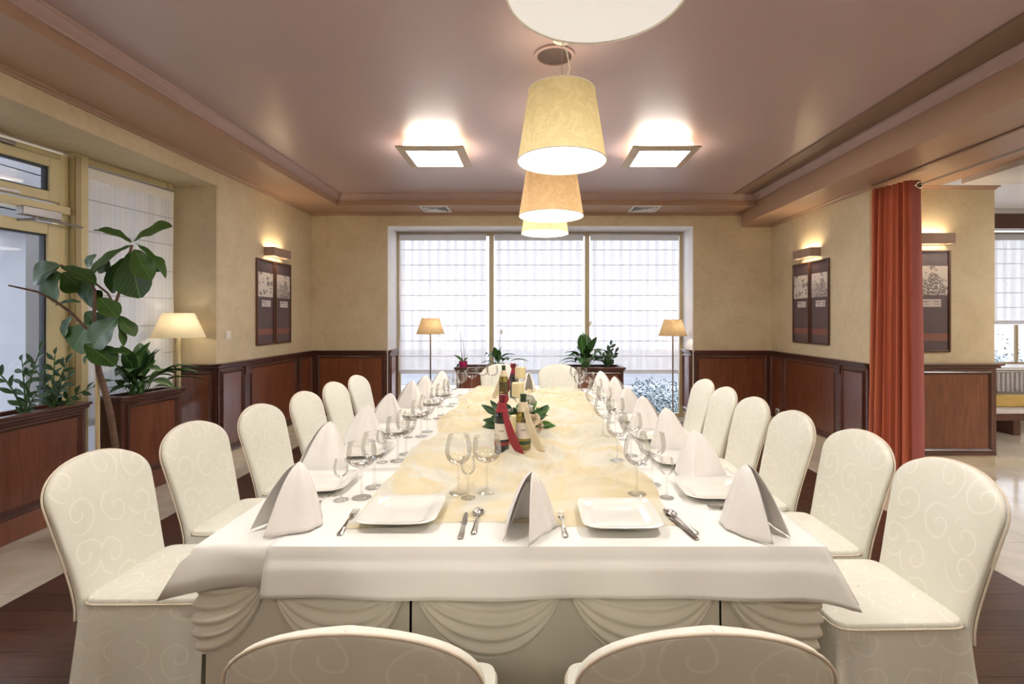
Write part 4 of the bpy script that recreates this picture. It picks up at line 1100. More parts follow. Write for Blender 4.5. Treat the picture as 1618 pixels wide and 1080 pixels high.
# ------------------------------------------------------------------ chairs
def make_chair(loc, rz, label, group):
    "origin on the floor under the joint of seat and back; the sitter faces +y"
    t = thing('banquet_chair', label, 'chair', loc, rz, group)
    ZT_, ZW, WM, WS = 0.93, 0.795, 0.228, 0.20
    def yc(z): 
        k = max(0, (z - 0.44) / 0.49); return -0.125 * k ** 1.15
    rows = [0.40] + [0.44 + (ZW - 0.44) * i / 10 for i in range(11)]
    n_dome = 12
    rows += [ZW + (ZT_ - ZW) * sin(pi / 2 * i / n_dome) for i in range(1, n_dome + 1)]
    def hw(z):
        if z <= ZW:
            k = (z - 0.44) / (ZW - 0.44); return WS + (WM - WS) * (max(0, (k - 0.12) / 0.88) ** 1.5 * (1.6 - 0.6 * k))
        k = min(1.0, (z - ZW) / (ZT_ - ZW)); return max(0.004, WM * (1 - k ** 2.25) ** (1 / 2.05))
    def ht(z):
        if z <= ZW: return 0.024 - 0.002 * (z - 0.44) / 0.35
        k = min(1.0, (z - ZW) / (ZT_ - ZW)); return max(0.008, 0.022 * (1 - 0.35 * k ** 3))
    N = 40; vs = []; uvs = []
    for z in rows:
        w, h = hw(z), ht(z)
        for j in range(N):
            a = 2 * pi * j / N; c, s = cos(a), sin(a)
            ex = 2 / (5.0 if s < 0 else 3.0)
            x_ = w * math.copysign(abs(c) ** ex, c); y_ = h * math.copysign(abs(s) ** ex, s)
            bow = 0.018 * (1 - (x_ / 0.23) ** 2)              # the back is gently hollowed
            vs.append((x_, yc(z) + y_ - 0.03 - bow + 0.012, z)); uvs.append((x_ + (0 if s >= 0 else 0.9), z))
    fs = [(i * N + j, i * N + (j + 1) % N, (i + 1) * N + (j + 1) % N, (i + 1) * N + j) for i in range(len(rows) - 1) for j in range(N)]
    fs.append(tuple(range((len(rows) - 1) * N, len(rows) * N)))
    MB().add(vs, fs, uvs).obj('backrest', 'jacquard', t, smooth=70)
    # piping along the rear edge of the back
    for sgn in (-1,):
        pts = []
        for z in rows[::1]: pts.append((-hw(z), z))
        left = [Vector((x_, yc(z) - 0.018 - 0.018 * (1 - (x_ / 0.23) ** 2) + sgn * ht(z) * 0.80, z)) for x_, z in pts]
        right = [Vector((-p.x, p.y, p.z)) for p in reversed(left)]
        MB().tube(left + right, 0.0036, 6).obj('piping', 'piping', t, smooth=80)
    # seat cushion
    def seat(u, v):
        a = 2 * pi * u; c, s = cos(a), sin(a); ex = 2 / 10.0
        prof = [(1.0, 0.425), (1.0, 0.470), (0.992, 0.478), (0.975, 0.481), (0.6, 0.485), (0.0, 0.486)]
        k = v * 5; i = min(int(k), 4); f = k - i
        r = max(0.01, prof[i][0] * (1 - f) + prof[i + 1][0] * f); z = prof[i][1] * (1 - f) + prof[i + 1][1] * f
        return (0.212 * r * math.copysign(abs(c) ** ex, c), 0.200 + 0.215 * r * math.copysign(abs(s) ** ex, s), z)
    MB().grid(seat, 48, 5, lambda u, v: (seat(u, v)[0] + 2.1, seat(u, v)[1]), closed=True).obj('seat', 'jacquard', t, smooth=50)
    # skirt to the floor, with soft folds and pleats at the corners
    rn = random.Random(int(abs(loc[0] * 977 + loc[1] * 313)))
    phs = [rn.uniform(0, 6.28) for _ in range(4)]
    def sk_(u, v):
        a = 2 * pi * u; c, s = cos(a), sin(a); ex = 2 / 6.0
        fl_ = v
        fold = (0.012 * sin(9 * a + phs[0]) + 0.008 * sin(17 * a + phs[1])) * fl_ ** 1.2 + 0.018 * max(0, sin(4 * a / 2) ** 8) * fl_
        corner = abs(sin(2 * a)) ** 6
        x_ = (0.2135 + 0.008 * fl_) * math.copysign(abs(c) ** ex, c); y_ = (0.238 + 0.008 * fl_) * math.copysign(abs(s) ** ex, s)
        q = 1 + (fold + 0.012 * corner * fl_) / 0.22
        return (x_ * q, 0.178 + y_ * q, 0.456 - 0.446 * v)
    arc = [0.0]
    for i in range(120):
        arc.append(arc[-1] + (Vector(sk_(i / 120, 0)) - Vector(sk_((i + 1) / 120, 0))).length)
    MB().grid(sk_, 120, 10, lambda u, v: (arc[int(round(u * 120))] + 4.3, v * 0.45), closed=True).obj('skirt', 'jacquard', t, smooth=80)
    sp_ = []
    for i in range(49):
        p = seat(i / 48, 0.22); sp_.append((p[0] * 1.008, 0.200 + (p[1] - 0.200) * 1.008, 0.462))
    MB().tube(sp_, 0.003, 6, cap=False).obj('piping', 'piping', t, smooth=80)
    return t
CG = 'cream covered chairs around the banquet table'
proto = make_chair((-0.313, 0.985, 0), 0, 'cream covered chair with its back to the camera, left of the two', CG)
copy_thing(proto, (0.300, 0.985, 0), 0, 'cream covered chair with its back to the camera, right of the two', CG)
LC = [(-1.555, 1.915), (-1.56, 2.46), (-1.51, 2.97), (-1.485, 3.50), (-1.49, 4.03), (-1.47, 4.51)]
RC = [(1.372, 1.785), (1.365, 2.27), (1.315, 2.755), (1.31, 3.24), (1.31, 3.725), (1.32, 4.21)]
for i, (x, y) in enumerate(LC):
    copy_thing(proto, (x, y, 0), radians(-90 + random.uniform(-2, 2)), 'cream covered chair, %s from the camera in the row left of the table' % ORD[i], CG)
for i, (x, y) in enumerate(RC):
    copy_thing(proto, (x, y, 0), radians(90 + random.uniform(-2, 2)), 'cream covered chair, %s from the camera in the row right of the table' % ORD[i], CG)
for x, lb_ in ((-0.37, 'cream covered chair at the far end of the table, behind the wine bottles'), (0.28, 'cream covered chair at the far end of the table, before the right planter')):
    c = copy_thing(proto, (x, 5.47, 0), radians(180), lb_, CG)

# ------------------------------------------------------------------ table, cloths, skirt
TX0, TX1, TY0, TY1, TZ = -1.05, 0.895, 1.52, 4.95, 0.75
tb = thing('banquet_table', 'long banquet table under the white cloth and cream skirt', 'table', ((TX0 + TX1) / 2, (TY0 + TY1) / 2, 0))
cx_, cy_ = (TX0 + TX1) / 2, (TY0 + TY1) / 2
MB().box(TX0 + .03 - cx_, TX1 - .03 - cx_, TY0 + .03 - cy_, TY1 - .03 - cy_, 0.715, 0.744).obj('tabletop', 'mahogany_dark', tb)
for lx in (TX0 + .12, TX1 - .12):
    for ly in (TY0 + .15, cy_, TY1 - .15):
        MB().box(lx - cx_ - .03, lx - cx_ + .03, ly - cy_ - .03, ly - cy_ + .03, 0.0, 0.715).obj('leg', 'mahogany_dark', tb)

def perim(x0, x1, y0, y1, step):
    pts = []
    def seg(a, b, n):
        k = max(1, int(round(n)))
        for i in range(k):
            f = i / k; pts.append((a[0] + (b[0] - a[0]) * f, a[1] + (b[1] - a[1]) * f))
    cs = [(x0, y0), (x1, y0), (x1, y1), (x0, y1)]
    for i in range(4):
        a, b = cs[i], cs[(i + 1) % 4]
        seg(a, b, (abs(b[0] - a[0]) + abs(b[1] - a[1])) / step)
    return pts
def draped(name, x0, x1, y0, y1, z, drop, flare, m, seed=0.0, open_back=None, wav=0.012):
    pts = perim(x0, x1, y0, y1, 0.05)
    cxx, cyy = (x0 + x1) / 2, (y0 + y1) / 2
    rings = [(-0.016, 0.0), (-0.006, -0.003), (0.0, -0.010), (0.004, -0.024), (0.007, -0.3), (0.010, -0.65), (0.012, -1.0)]
    vs = [(cxx, cyy, z)]
    for ri, (o, d) in enumerate(rings):
        for (px, py) in pts:
            dx = min(px - x0, x1 - px); dy = min(py - y0, y1 - py)
            nx = (-1 if px - x0 < 1e-6 else (1 if x1 - px < 1e-6 else 0)); ny = (-1 if py - y0 < 1e-6 else (1 if y1 - py < 1e-6 else 0))
            along = px if ny else py
            cor = math.exp(-(max(dx, dy) / 0.085) ** 2)      # 1 at the corner
            dd = d if d > -0.1 and ri < 4 else None
            zz = z + d if dd is not None else z + d * drop * (1 + 0.10 * cor + 0.14 * cor ** 4)
            k = 0 if ri < 4 else -d
            wv = wav * k * sin(along * 9 + seed) * (1 - cor) + wav * 0.5 * k * sin(along * 23 + seed * 2) * (1 - cor)
            fx = nx * (o + wv) + (flare * k * cor * (1 if px > cxx else -1)); fy = ny * (o + wv) + (flare * 0.35 * k * cor * (1 if py > cyy else -1))
            vs.append((px + fx, py + fy, zz + 0.006 * k * sin(along * 5 + seed)))
    n = len(pts)
    fs = [(0, 1 + i, 1 + (i + 1) % n) for i in range(n)]
    for r in range(len(rings) - 1):
        b0 = 1 + r * n; b1 = b0 + n
        fs += [(b0 + i, b1 + i, b1 + (i + 1) % n, b0 + (i + 1) % n) for i in range(n)]
    o = MB().add(vs, fs).obj(name, m, None, smooth=60)
    return o
c1 = draped('tablecloth', TX0, TX1, TY0, TY1, TZ, 0.125, 0.07, 'cloth', 0.3, wav=0.006)
solidify(c1, 0.0016, 1)
tag(c1, 'white linen tablecloth covering the whole long table', 'tablecloth')
# second cloth over the camera end of the table; its left edge shows as a crease
ov = MB()
OX0, OX1 = -0.815, TX1 + 0.004
def over(u, v):
    x = OX0 + (OX1 - OX0) * u
    if v < 0.45:                               # lies on the table
        f = v / 0.45; return (x, 2.3 - (2.3 - TY0 - 0.012) * f, TZ + 0.0045)
    f = (v - 0.45) / 0.55
    cor = math.exp(-((1 - u) * 1.7 / 0.085) ** 2)
    z = TZ + 0.0045 - (0.002 + 0.006 * min(1, f * 6)) - 0.142 * f * (1 + 0.18 * cor ** 3)
    y = TY0 - 0.008 - 0.014 * min(1, f * 5) - 0.022 * f * 0.6 + 0.008 * f * sin(x * 6.3) + 0.004 * f * sin(x * 17) + 0.010 * (max(0, 0.16 - abs(f - 0.22)) / 0.16) - 0.02 * cor * f
    return (x + (0.075 * cor * f) - 0.012 * f * (1 if u < 0.02 else 0), y, z)
ov.grid(over, 80, 20)
c2 = ov.obj('overlay_cloth', 'cloth', None, smooth=60); solidify(c2, 0.0016, 1)
tag(c2, 'second white cloth laid over the camera end of the table, creased below its edge', 'tablecloth')

# skirt with swags
ts = thing('table_skirt', 'cream gathered table skirt with draped swags below the tablecloth', 'skirt', (cx_, cy_, 0))
SX0, SX1, SY0, SY1 = TX0 + 0.022, TX1 - 0.03, TY0 + 0.035, TY1 - 0.03
def skirt_seg(a, b, nm='skirt_panel'):
    a = Vector((a[0] - cx_, a[1] - cy_, 0)); b = Vector((b[0] - cx_, b[1] - cy_, 0)); L = (b - a).length
    nrm = Vector(((b - a).y, -(b - a).x, 0)).normalized()
    def fn(u, v):
        x = u * L
        w = (0.006 * sin(x * 21) + 0.004 * sin(x * 47 + 1)) * (0.3 + 0.9 * v) + 0.02 * v
        p = a.lerp(b, u) + nrm * w
        return (p.x, p.y, 0.735 - 0.728 * v)
    return MB().grid(fn, max(8, int(L / 0.018)), 8).obj(nm, 'skirt', ts, smooth=80)
cuts = [SX0, -0.385, 0.585, SX1]
for i in range(3): skirt_seg((cuts[i] + 0.004, SY0), (cuts[i + 1] - 0.004, SY0))
skirt_seg((SX1, SY0), (SX1, SY1)); skirt_seg((SX1, SY1), (SX0, SY1)); skirt_seg((SX0, SY1), (SX0, SY0))
def swag(path, z0, sag, nm='swag'):
    "draped swag along a polyline of (x, y) points that may turn a corner"
    pts = [Vector((x - cx_, y - cy_, 0)) for x, y in path]
    ls = [(pts[i + 1] - pts[i]).length for i in range(len(pts) - 1)]; T = sum(ls)
    def along(s):
        d = s * T
        for i, l in enumerate(ls):
            if d <= l + 1e-9 or i == len(ls) - 1:
                t = (pts[i + 1] - pts[i]).normalized(); n = Vector((t.y, -t.x, 0)); n0 = n.copy()
                if len(ls) > 1:                         # turn the outward direction smoothly at the corner
                    o = 1 - i; t2 = (pts[o + 1] - pts[o]).normalized(); n2 = Vector((t2.y, -t2.x, 0))
                    gap = (l - d) if i == 0 else d
                    w = max(0, 1 - gap / 0.06) * 0.5
                    n = (n * (1 - w) + n2 * w).normalized()
                return pts[i] + t * min(d, l), n
            d -= l
    K = 5
    def fn(u, v):
        g = (4 * u * (1 - u)) ** 0.75
        z = z0 - (0.02 + v * sag) * g - 0.06 * v * (1 - g)
        rip = 0.014 * (0.5 + 0.5 * sin(v * K * 2 * pi - 1.2 + 0.8 * sin(u * 5))) * (0.25 + 0.75 * g) + 0.018 * (1 - (2 * v - 1) ** 2) * g
        p, n = along(u); p = p + n * (0.014 + rip)
        return (p.x, p.y, z)
    return MB().grid(fn, 48, 50).obj(nm, 'swag', ts, smooth=80)
for (a, b) in ((-0.805, -0.405), (-0.365, 0.085), (0.118, 0.562)):
    swag([(a, SY0), (b, SY0)], 0.645, 0.235)
swag([(SX0, SY0 + 0.20), (SX0, SY0), (-0.85, SY0)], 0.645, 0.225)
swag([(0.605, SY0), (SX1, SY0), (SX1, SY0 + 0.20)], 0.645, 0.225)
for k in range(6):
    y0_ = SY0 + 0.24 + k * 0.5
    swag([(SX0, y0_ + 0.46), (SX0, y0_)], 0.645, 0.22); swag([(SX1, y0_), (SX1, y0_ + 0.46)], 0.645, 0.22)

# organza runner, crumpled
def fold_h(x, y):
    p = Vector((x * 2.7, y * 2.4, 0.0))
    w = Vector((noise.noise(p * 0.9 + Vector((3, 1, 7))), noise.noise(p * 0.9 + Vector((9, 5, 2))), 0)) * 1.1
    q = p + w
    r = 1 - abs(noise.noise(q * 1.1)) * 2.2
    r2 = 1 - abs(noise.noise(q * 2.3 + Vector((4, 4, 1)))) * 2.0
    r3 = 1 - abs(noise.noise(q * 4.4 + Vector((1, 8, 3)))) * 2.0
    return max(0, r) ** 3 * 0.034 + max(0, r2) ** 3 * 0.018 + max(0, r3) ** 2 * 0.008 + 0.004 * (noise.noise(q * 5) + 1)
def organza(name, x0, x1, y0, y1, nx, ny, z, amp, edge, seed):
    def fn(u, v):
        y = y0 + (y1 - y0) * v
        e0 = edge * noise.noise(Vector((seed, y * 2.2, 1))); e1 = edge * noise.noise(Vector((seed + 5, y * 2.2, 4)))
        xa, xb = x0 + e0, x1 + e1
        x = xa + (xb - xa) * u
        yy = y + (edge * noise.noise(Vector((x * 2.5, seed, 8))) if v < 0.04 or v > 0.97 else edge * noise.noise(Vector((x * 2.5, seed, 8))) * (1 - min(1, v * 10)))
        fe = min(1, min(u, 1 - u) * 14) * min(1, min(v, 1 - v) * 30)
        near = 0.12 + 0.88 * min(1, max(0, (yy - 1.86) / 0.2))
        return (x, yy, z + amp * near * fold_h(x + seed, yy) * (0.25 + 0.75 * fe))
    return MB().grid(fn, nx, ny).obj(name, 'organza', None, smooth=80)
og = organza('table_runner', -0.62, 0.48, 1.66, 4.86, 120, 280, TZ + 0.009, 1.0, 0.08, 0.0)
tag(og, 'crumpled cream and gold organza runner down the middle of the table', 'runner')

# ------------------------------------------------------------------ tableware
def sq_loop(r, z, n=64, ex=7.0, lift=0.0):
    out = []
    for j in range(n):
        a = 2 * pi * j / n; c, s = cos(a), sin(a)
        x = r * math.copysign(abs(c) ** (2 / ex), c); y = r * math.copysign(abs(s) ** (2 / ex), s)
        out.append((x, y, z + lift * (min(abs(x), abs(y)) / r) ** 4))
    return out
def ring_mesh(loops, cap0=True, cap1=True):
    n = len(loops[0]); vs = [p for l in loops for p in l]
    fs = [(i * n + j, i * n + (j + 1) % n, (i + 1) * n + (j + 1) % n, (i + 1) * n + j) for i in range(len(loops) - 1) for j in range(n)]
    if cap0: fs.append(tuple(range(n - 1, -1, -1)))
    if cap1: fs.append(tuple(range((len(loops) - 1) * n, len(loops) * n)))
    return MB().add(vs, fs)
R = 0.134
plate_me = ring_mesh([sq_loop(0.070, 0.0), sq_loop(0.085, 0.002), sq_loop(R - 0.002, 0.019, lift=0.007), sq_loop(R, 0.0215, lift=0.007), sq_loop(R - 0.003, 0.0225, lift=0.007),
                      sq_loop(0.094, 0.0105, lift=0.002), sq_loop(0.084, 0.0065), sq_loop(0.080, 0.0052), sq_loop(0.03, 0.005)]).mesh('square_plate', 'porcelain', 40)
def place(name, me, loc, rz, label, cat, group):
    o = link(name, me, None, loc); o.rotation_euler = (0, 0, rz)
    return tag(o, label, cat, group)

ZT0 = TZ + 0.0022
ZF = TZ + 0.0065            # on the overlay cloth
PG = 'white square plates'
place('plate', plate_me, (-0.457, 1.727, ZF + 0.009), radians(0), 'white square plate at the camera end, left of the upright napkin', 'plate', PG)
place('plate', plate_me, (0.292, 1.695, ZF + 0.009), radians(0), 'white square plate at the camera end, right of the upright napkin', 'plate', PG)
LP = [2.05, 2.56, 3.06, 3.58, 4.06, 4.52]
RP = [1.97, 2.42, 2.90, 3.37, 3.85, 4.35]
def side_z(y): return ZF if y < 2.25 else ZT0
for i, y in enumerate(LP):
    place('plate', plate_me, (-0.885, y, side_z(y) + 0.002), radians(random.uniform(-3, 3)), 'white square plate, %s from the camera along the left table edge' % ORD[i], 'plate', PG)
for i, y in enumerate(RP):
    place('plate', plate_me, (0.715, y, side_z(y) + 0.002), radians(random.uniform(-3, 3)), 'white square plate, %s from the camera along the right table edge' % ORD[i], 'plate', PG)

# napkins: a tall folded peak open at the front, two lobes spreading
def napkin_mesh(seed, H=0.185):
    rn = random.Random(seed)
    SPAN = radians(170)
    def base(u):
        a = (u * 2 - 1) * SPAN                         # 0 = back, +-SPAN = front edges
        x = 0.084 * sin(a); y = 0.064 * cos(a)
        k = max(0, (abs(a) - radians(95)) / radians(68))
        y -= 0.062 * k ** 1.6; x += math.copysign(0.016 * k ** 1.5, a) + 0.012 * sin(2 * a + seed)
        return Vector((x, y, 0))
    tip = Vector((0.006, -0.012, H))
    def fn(u, v):
        b = base(u); a = abs(u * 2 - 1)
        q = v ** 0.60
        p = Vector((tip.x + (b.x - tip.x) * q, tip.y + (b.y - tip.y) * (v ** 0.60), tip.z * (1 - v)))
        d = Vector((b.x, b.y, 0)).normalized()
        tri = abs(((u * 7.0 + seed * 0.3) % 1.0) - 0.5) * 2 - 0.5            # pleats fanning out from the peak
        p += d * 0.015 * tri * v ** 0.8 * (1 - 0.4 * v) * (1 - a ** 6)
        roll = max(0, (a - 0.80) / 0.20)
        p += Vector((math.copysign(0.020 * roll ** 1.5 * v * (1 - 0.35 * v), u - 0.5), -0.006 * roll * v, 0.0))
        p.z += 0.012 * max(0, sin(u * 19 + seed)) * v * (1 - v) + 0.003
        return p
    mb = MB().grid(fn, 84, 16)
    def inner(u, v):                                    # the second, inner leaf of the fold
        p = fn(0.16 + 0.68 * u, 0.10 + 0.90 * v); return Vector((p.x * 0.82, p.y * 0.80, p.z * 0.86 + 0.001))
    mb.grid(inner, 60, 12)
    return mb.mesh('napkin', 'napkin', 50)
nap_m = [napkin_mesh(s, h) for s, h in ((1, 0.185), (4, 0.205), (9, 0.195))]
NG = 'white napkins folded into peaks'
def napkin(x, y, rz, k, label, s=1.0):
    o = place('napkin', nap_m[k], (x, y, (side_z(y)) + 0.001), rz, label, 'napkin', NG)
    solidify(o, 0.0022, 0); o.scale = (s, s, s)
    return o
napkin(-0.006, 1.645, radians(-24), 0, 'white folded napkin between the two plates at the camera end', 1.0)
napkin(-0.79, 1.685, radians(-40), 1, 'white folded napkin at the left camera corner of the table', 1.0)
napkin(0.70, 1.655, radians(34), 1, 'white folded napkin at the right camera corner of the table', 1.0)
LN = [(-.94, 2.31), (-.93, 2.81), (-.95, 3.32), (-.925, 3.83), (-.92, 4.29), (-.86, 4.74)]
RN = [(.70, 2.19), (.70, 2.66), (.675, 3.13), (.665, 3.61), (.655, 4.09), (.61, 4.62)]
for i, (x, y) in enumerate(LN):
    napkin(x, y, radians(-70 + random.uniform(-12, 12)), (i + 1) % 3, 'white folded napkin after the %s plate of the left table edge' % ORD[i], 1.05)
for i, (x, y) in enumerate(RN):
    napkin(x, y, radians(70 + random.uniform(-12, 12)), i % 3, 'white folded napkin after the %s plate of the right table edge' % ORD[i], 1.05)
napkin(-0.05, 4.70, radians(0), 0, 'white folded napkin at the far end, behind the candles', 1.0)

# glasses
def glass_mesh(h, rb, bh, rf, stem_r, lip):
    "h total height, rb widest radius, bh bowl height, rf foot radius"
    z0 = h - bh
    prof = [(rf, 0.0), (rf, 0.0015), (rf * 0.6, 0.004), (rf * 0.25, 0.008), (stem_r * 1.3, 0.014), (stem_r, 0.03), (stem_r, z0 - 0.012), (stem_r * 1.5, z0 - 0.004)]
    for i in range(1, 19):
        k = (i / 18) ** 1.35
        r = rb * sqrt(max(0, 1 - (1 - k / 0.46) ** 2)) if k < 0.46 else rb - (rb - lip) * ((k - 0.46) / 0.54) ** 1.9
        prof.append((max(stem_r * 1.5, r), z0 + bh * k))
    mb = MB().lathe(prof, 28, cap0=True)
    mb.lathe([(lip, h - 0.0012), (lip + 0.0008, h), (lip - 0.0012, h + 0.0006), (lip - 0.0012, h - 0.0012)], 28)
    return mb.mesh('wine_glass', 'wineglass', 60)
G_RED = glass_mesh(0.225, 0.051, 0.115, 0.036, 0.004, 0.038)
G_WHITE = glass_mesh(0.215, 0.056, 0.098, 0.037, 0.004, 0.049)
G_SMALL = glass_mesh(0.155, 0.027, 0.068, 0.028, 0.0035, 0.022)
GG = 'clear stemmed glasses'
def zrun(x, y): return TZ + 0.022 if -0.58 < x < 0.44 else side_z(y)
def glass(me, x, y, label, nm='wine_glass'):
    return place(nm, me, (x, y, zrun(x, y) + 0.001), 0, label, 'glass', GG)
glass(G_RED, -0.292, 1.92, 'tall tulip wine glass at the camera end, left of its trio')
glass(G_SMALL, -0.247, 1.865, 'small liqueur glass between the two wine glasses at the camera end', 'liqueur_glass')
glass(G_WHITE, -0.182, 1.93, 'wide wine glass at the camera end, before the red bottle')
for i, y in enumerate(LP):
    o_ = ORD[i]
    glass(G_SMALL, -0.735, y - 0.165, 'small liqueur glass by the %s plate of the left table edge' % o_, 'liqueur_glass')
    glass(G_WHITE, -0.665, y - 0.14, 'wide wine glass by the %s plate of the left table edge' % o_)
    glass(G_RED, -0.655, y - 0.02, 'tulip wine glass by the %s plate of the left table edge' % o_)
for i, y in enumerate(RP):
    o_ = ORD[i]
    glass(G_RED, 0.40, y - 0.06, 'tulip wine glass by the %s plate of the right table edge' % o_)
    glass(G_SMALL, 0.515, y - 0.06, 'small liqueur glass by the %s plate of the right table edge' % o_, 'liqueur_glass')
    glass(G_WHITE, 0.495, y + 0.09, 'wide wine glass by the %s plate of the right table edge' % o_)
for k, (x, y) in enumerate(((-0.60, 4.80), (-0.50, 4.84), (-0.40, 4.80))):
    glass(G_WHITE, x, y, '%s wine glass of the left trio at the far table end' % ORD[k])
for k, (x, y) in enumerate(((0.40, 4.70), (0.47, 4.80))):
    glass(G_WHITE, x, y, '%s wine glass of the right pair at the far table end' % ORD[k])

# cutlery (lies along +y, handle towards -y)
def outline(pts, z, t=0.0022):
    "pts: (y, half width, height); flat strip with thickness"
    mb = MB(); vs = []
    for (y, w, h) in pts:
        vs += [(-w, y, z + h), (w, y, z + h), (w * 0.7, y, z + h + t), (-w * 0.7, y, z + h + t)]
    n = len(pts)
    fs = [(i * 4 + j, i * 4 + (j + 1) % 4, (i + 1) * 4 + (j + 1) % 4, (i + 1) * 4 + j) for i in range(n - 1) for j in range(4)]
    fs += [(3, 2, 1, 0), tuple((n - 1) * 4 + j for j in range(4))]
    return vs, fs
HAND = [(-0.10, 0.0075, 0.0), (-0.094, 0.0098, 0.0), (-0.07, 0.0082, 0.001), (-0.04, 0.0052, 0.004), (-0.005, 0.0036, 0.007), (0.015, 0.0036, 0.006)]
fork_mb = MB().add(*outline(HAND + [(0.03, 0.006, 0.004), (0.045, 0.0115, 0.003), (0.055, 0.0125, 0.003)], 0))
for k in range(4):
    x = -0.0105 + k * 0.007
    vs, fs = outline([(0.054, 0.0020, 0.003), (0.08, 0.0018, 0.0035), (0.098, 0.0010, 0.006)], 0)
    fork_mb.add([(a + x, b, c) for a, b, c in vs], fs)
FORK = fork_mb.mesh('fork', 'steel', 40)
KNIFE = MB().add(*outline([(-0.10, 0.007, 0.0), (-0.094, 0.0092, 0.0), (-0.05, 0.0082, 0.001), (-0.01, 0.006, 0.001), (0.0, 0.0045, 0.001), (0.01, 0.0085, 0.001), (0.05, 0.0098, 0.001), (0.085, 0.0085, 0.001), (0.10, 0.004, 0.001)], 0, 0.003)).mesh('knife', 'steel', 40)
sp_mb = MB().add(*outline(HAND + [(0.03, 0.004, 0.005)], 0))
def spn(u, v):
    a = 2 * pi * u; r = v
    x = 0.0195 * r * cos(a); y = 0.062 + 0.034 * r * sin(a)
    return (x, y, 0.0015 + 0.0075 * r * r)
sp_mb.grid(spn, 28, 6, closed=True)
SPOON = sp_mb.mesh('spoon', 'steel', 60)
KG = 'steel cutlery'
def cut(nm, me, px, py, rz, label, z=None):
    o = place(nm, me, (px, py, (side_z(py) if z is None else z) + 0.002), radians(rz), label, nm, KG)
    solidify(o, 0.0012, 1) if nm == 'spoon' else None
    return o
cut('fork', FORK, -0.63, 1.68, 4, 'steel fork left of the left plate at the camera end')
cut('knife', KNIFE, -0.235, 1.655, 2, 'steel knife right of the left plate at the camera end')
cut('spoon', SPOON, -0.195, 1.69, 1, 'steel spoon between knife and upright napkin at the camera end')
cut('fork', FORK, 0.098, 1.665, 2, 'steel fork left of the right plate at the camera end')
cut('knife', KNIFE, 0.490, 1.645, 14, 'steel knife right of the right plate at the camera end')
cut('spoon', SPOON, 0.500, 1.685, 16, 'steel spoon crossing the knife beside the right plate')
for i, y in enumerate(LP[:4]):
    cut('knife', KNIFE, -0.90, y - 0.185, -90, 'steel knife on the camera side of the %s plate, left table edge' % ORD[i])
    cut('fork', FORK, -0.90, y + 0.16, -90, 'steel fork on the far side of the %s plate, left table edge' % ORD[i])
for i, y in enumerate(RP[:4]):
    cut('fork', FORK, 0.735, y - 0.165, 90, 'steel fork on the camera side of the %s plate, right table edge' % ORD[i])

# ------------------------------------------------------------------ wine bottles
def bottle(loc, glass_m, foil_m, strip_m, label, ribbon=None, rz=0.0):
    t = thing('wine_bottle', label, 'bottle', loc, rz, 'wine bottles on the table')
    prof = [(0.001, 0.0), (0.034, 0.0), (0.0375, 0.004), (0.0375, 0.175), (0.036, 0.19), (0.030, 0.207), (0.020, 0.222), (0.0155, 0.235), (0.0145, 0.25), (0.0145, 0.292), (0.001, 0.292)]
    MB().lathe(prof, 36).obj('bottle_body', glass_m, t, smooth=50)
    MB().lathe([(0.0158, 0.238), (0.0152, 0.25), (0.0152, 0.284), (0.0166, 0.285), (0.0166, 0.296), (0.001, 0.297)], 24).obj('foil', foil_m, t, smooth=50)
    def patch(z0, z1, half, r=0.0381):
        def fn(u, v):
            a = -pi / 2 + (u * 2 - 1) * half
            return (r * cos(a), r * sin(a), z0 + (z1 - z0) * v)
        return MB().grid(fn, 20, 1)
    patch(0.075, 0.155, 1.15).obj('paper_label', 'label', t)
    patch(0.045, 0.062, 1.9).obj('label_strip', strip_m, t)
    q = MB(); rn = random.Random(int(loc[0] * 1000))
    for k in range(9):
        a = -pi / 2 - 0.32 + k * 0.075
        q.add([(0.0386 * cos(a + da), 0.0386 * sin(a + da), 0.115 + zz * rn.uniform(.6, 1)) for da, zz in ((0, 0), (0.04, 0), (0.04, .009), (0, .009))], [(0, 1, 2, 3)])
    q.obj('label_writing', 'label_dark', t, smooth=0)
    if ribbon:
        c = MB().lathe([(0.0325, 0.208), (0.028, 0.222), (0.0225, 0.238), (0.0215, 0.254), (0.020, 0.256)], 28)
        def tail(u, v):
            w = 0.016 + 0.014 * v - 0.012 * max(0, (v - .8) / .2) * (1 - u)
            x = 0.014 + 0.07 * v ** 1.15 + (u - 0.5) * 2 * w * (0.9 + 0.1 * v)
            y = -0.036 - 0.012 * sin(v * pi) - 0.012 * v + 0.008 * cos(u * 3)
            return (x, y, 0.222 - 0.200 * v - 0.012 * u * v)
        c.grid(tail, 8, 20)
        if ribbon == 'red_ribbon':
            c.tube([(0.015, 0, 0.252), (0.024, -0.006, 0.275), (0.022, -0.008, 0.292), (0.016, -0.004, 0.28)], [0.008, 0.011, 0.010, 0.006], 10)
        o = c.obj('ribbon', ribbon, t, smooth=70); solidify(o, 0.0015, 1)
    return t
ZB0 = TZ + 0.020
bottle((-0.160, 2.50, ZB0), 'bottle_dark', 'foil_red', 'label_red', 'dark red wine bottle with a red ribbon tied at its neck', 'red_ribbon')
bottle((-0.052, 2.52, ZB0), 'bottle_pale', 'foil_green', 'label_green', 'pale white wine bottle with a cream ribbon tied at its neck', 'cream_ribbon')
bottle((-0.245, 4.05, ZB0), 'bottle_pale', 'foil_green', 'label_green', 'pale white wine bottle standing far along the table, cream label', 'cream_ribbon', radians(180))
bottle((-0.165, 4.22, ZB0), 'bottle_dark', 'foil_red', 'label_red', 'dark wine bottle with red neck foil behind the candles', 'red_ribbon', radians(180))

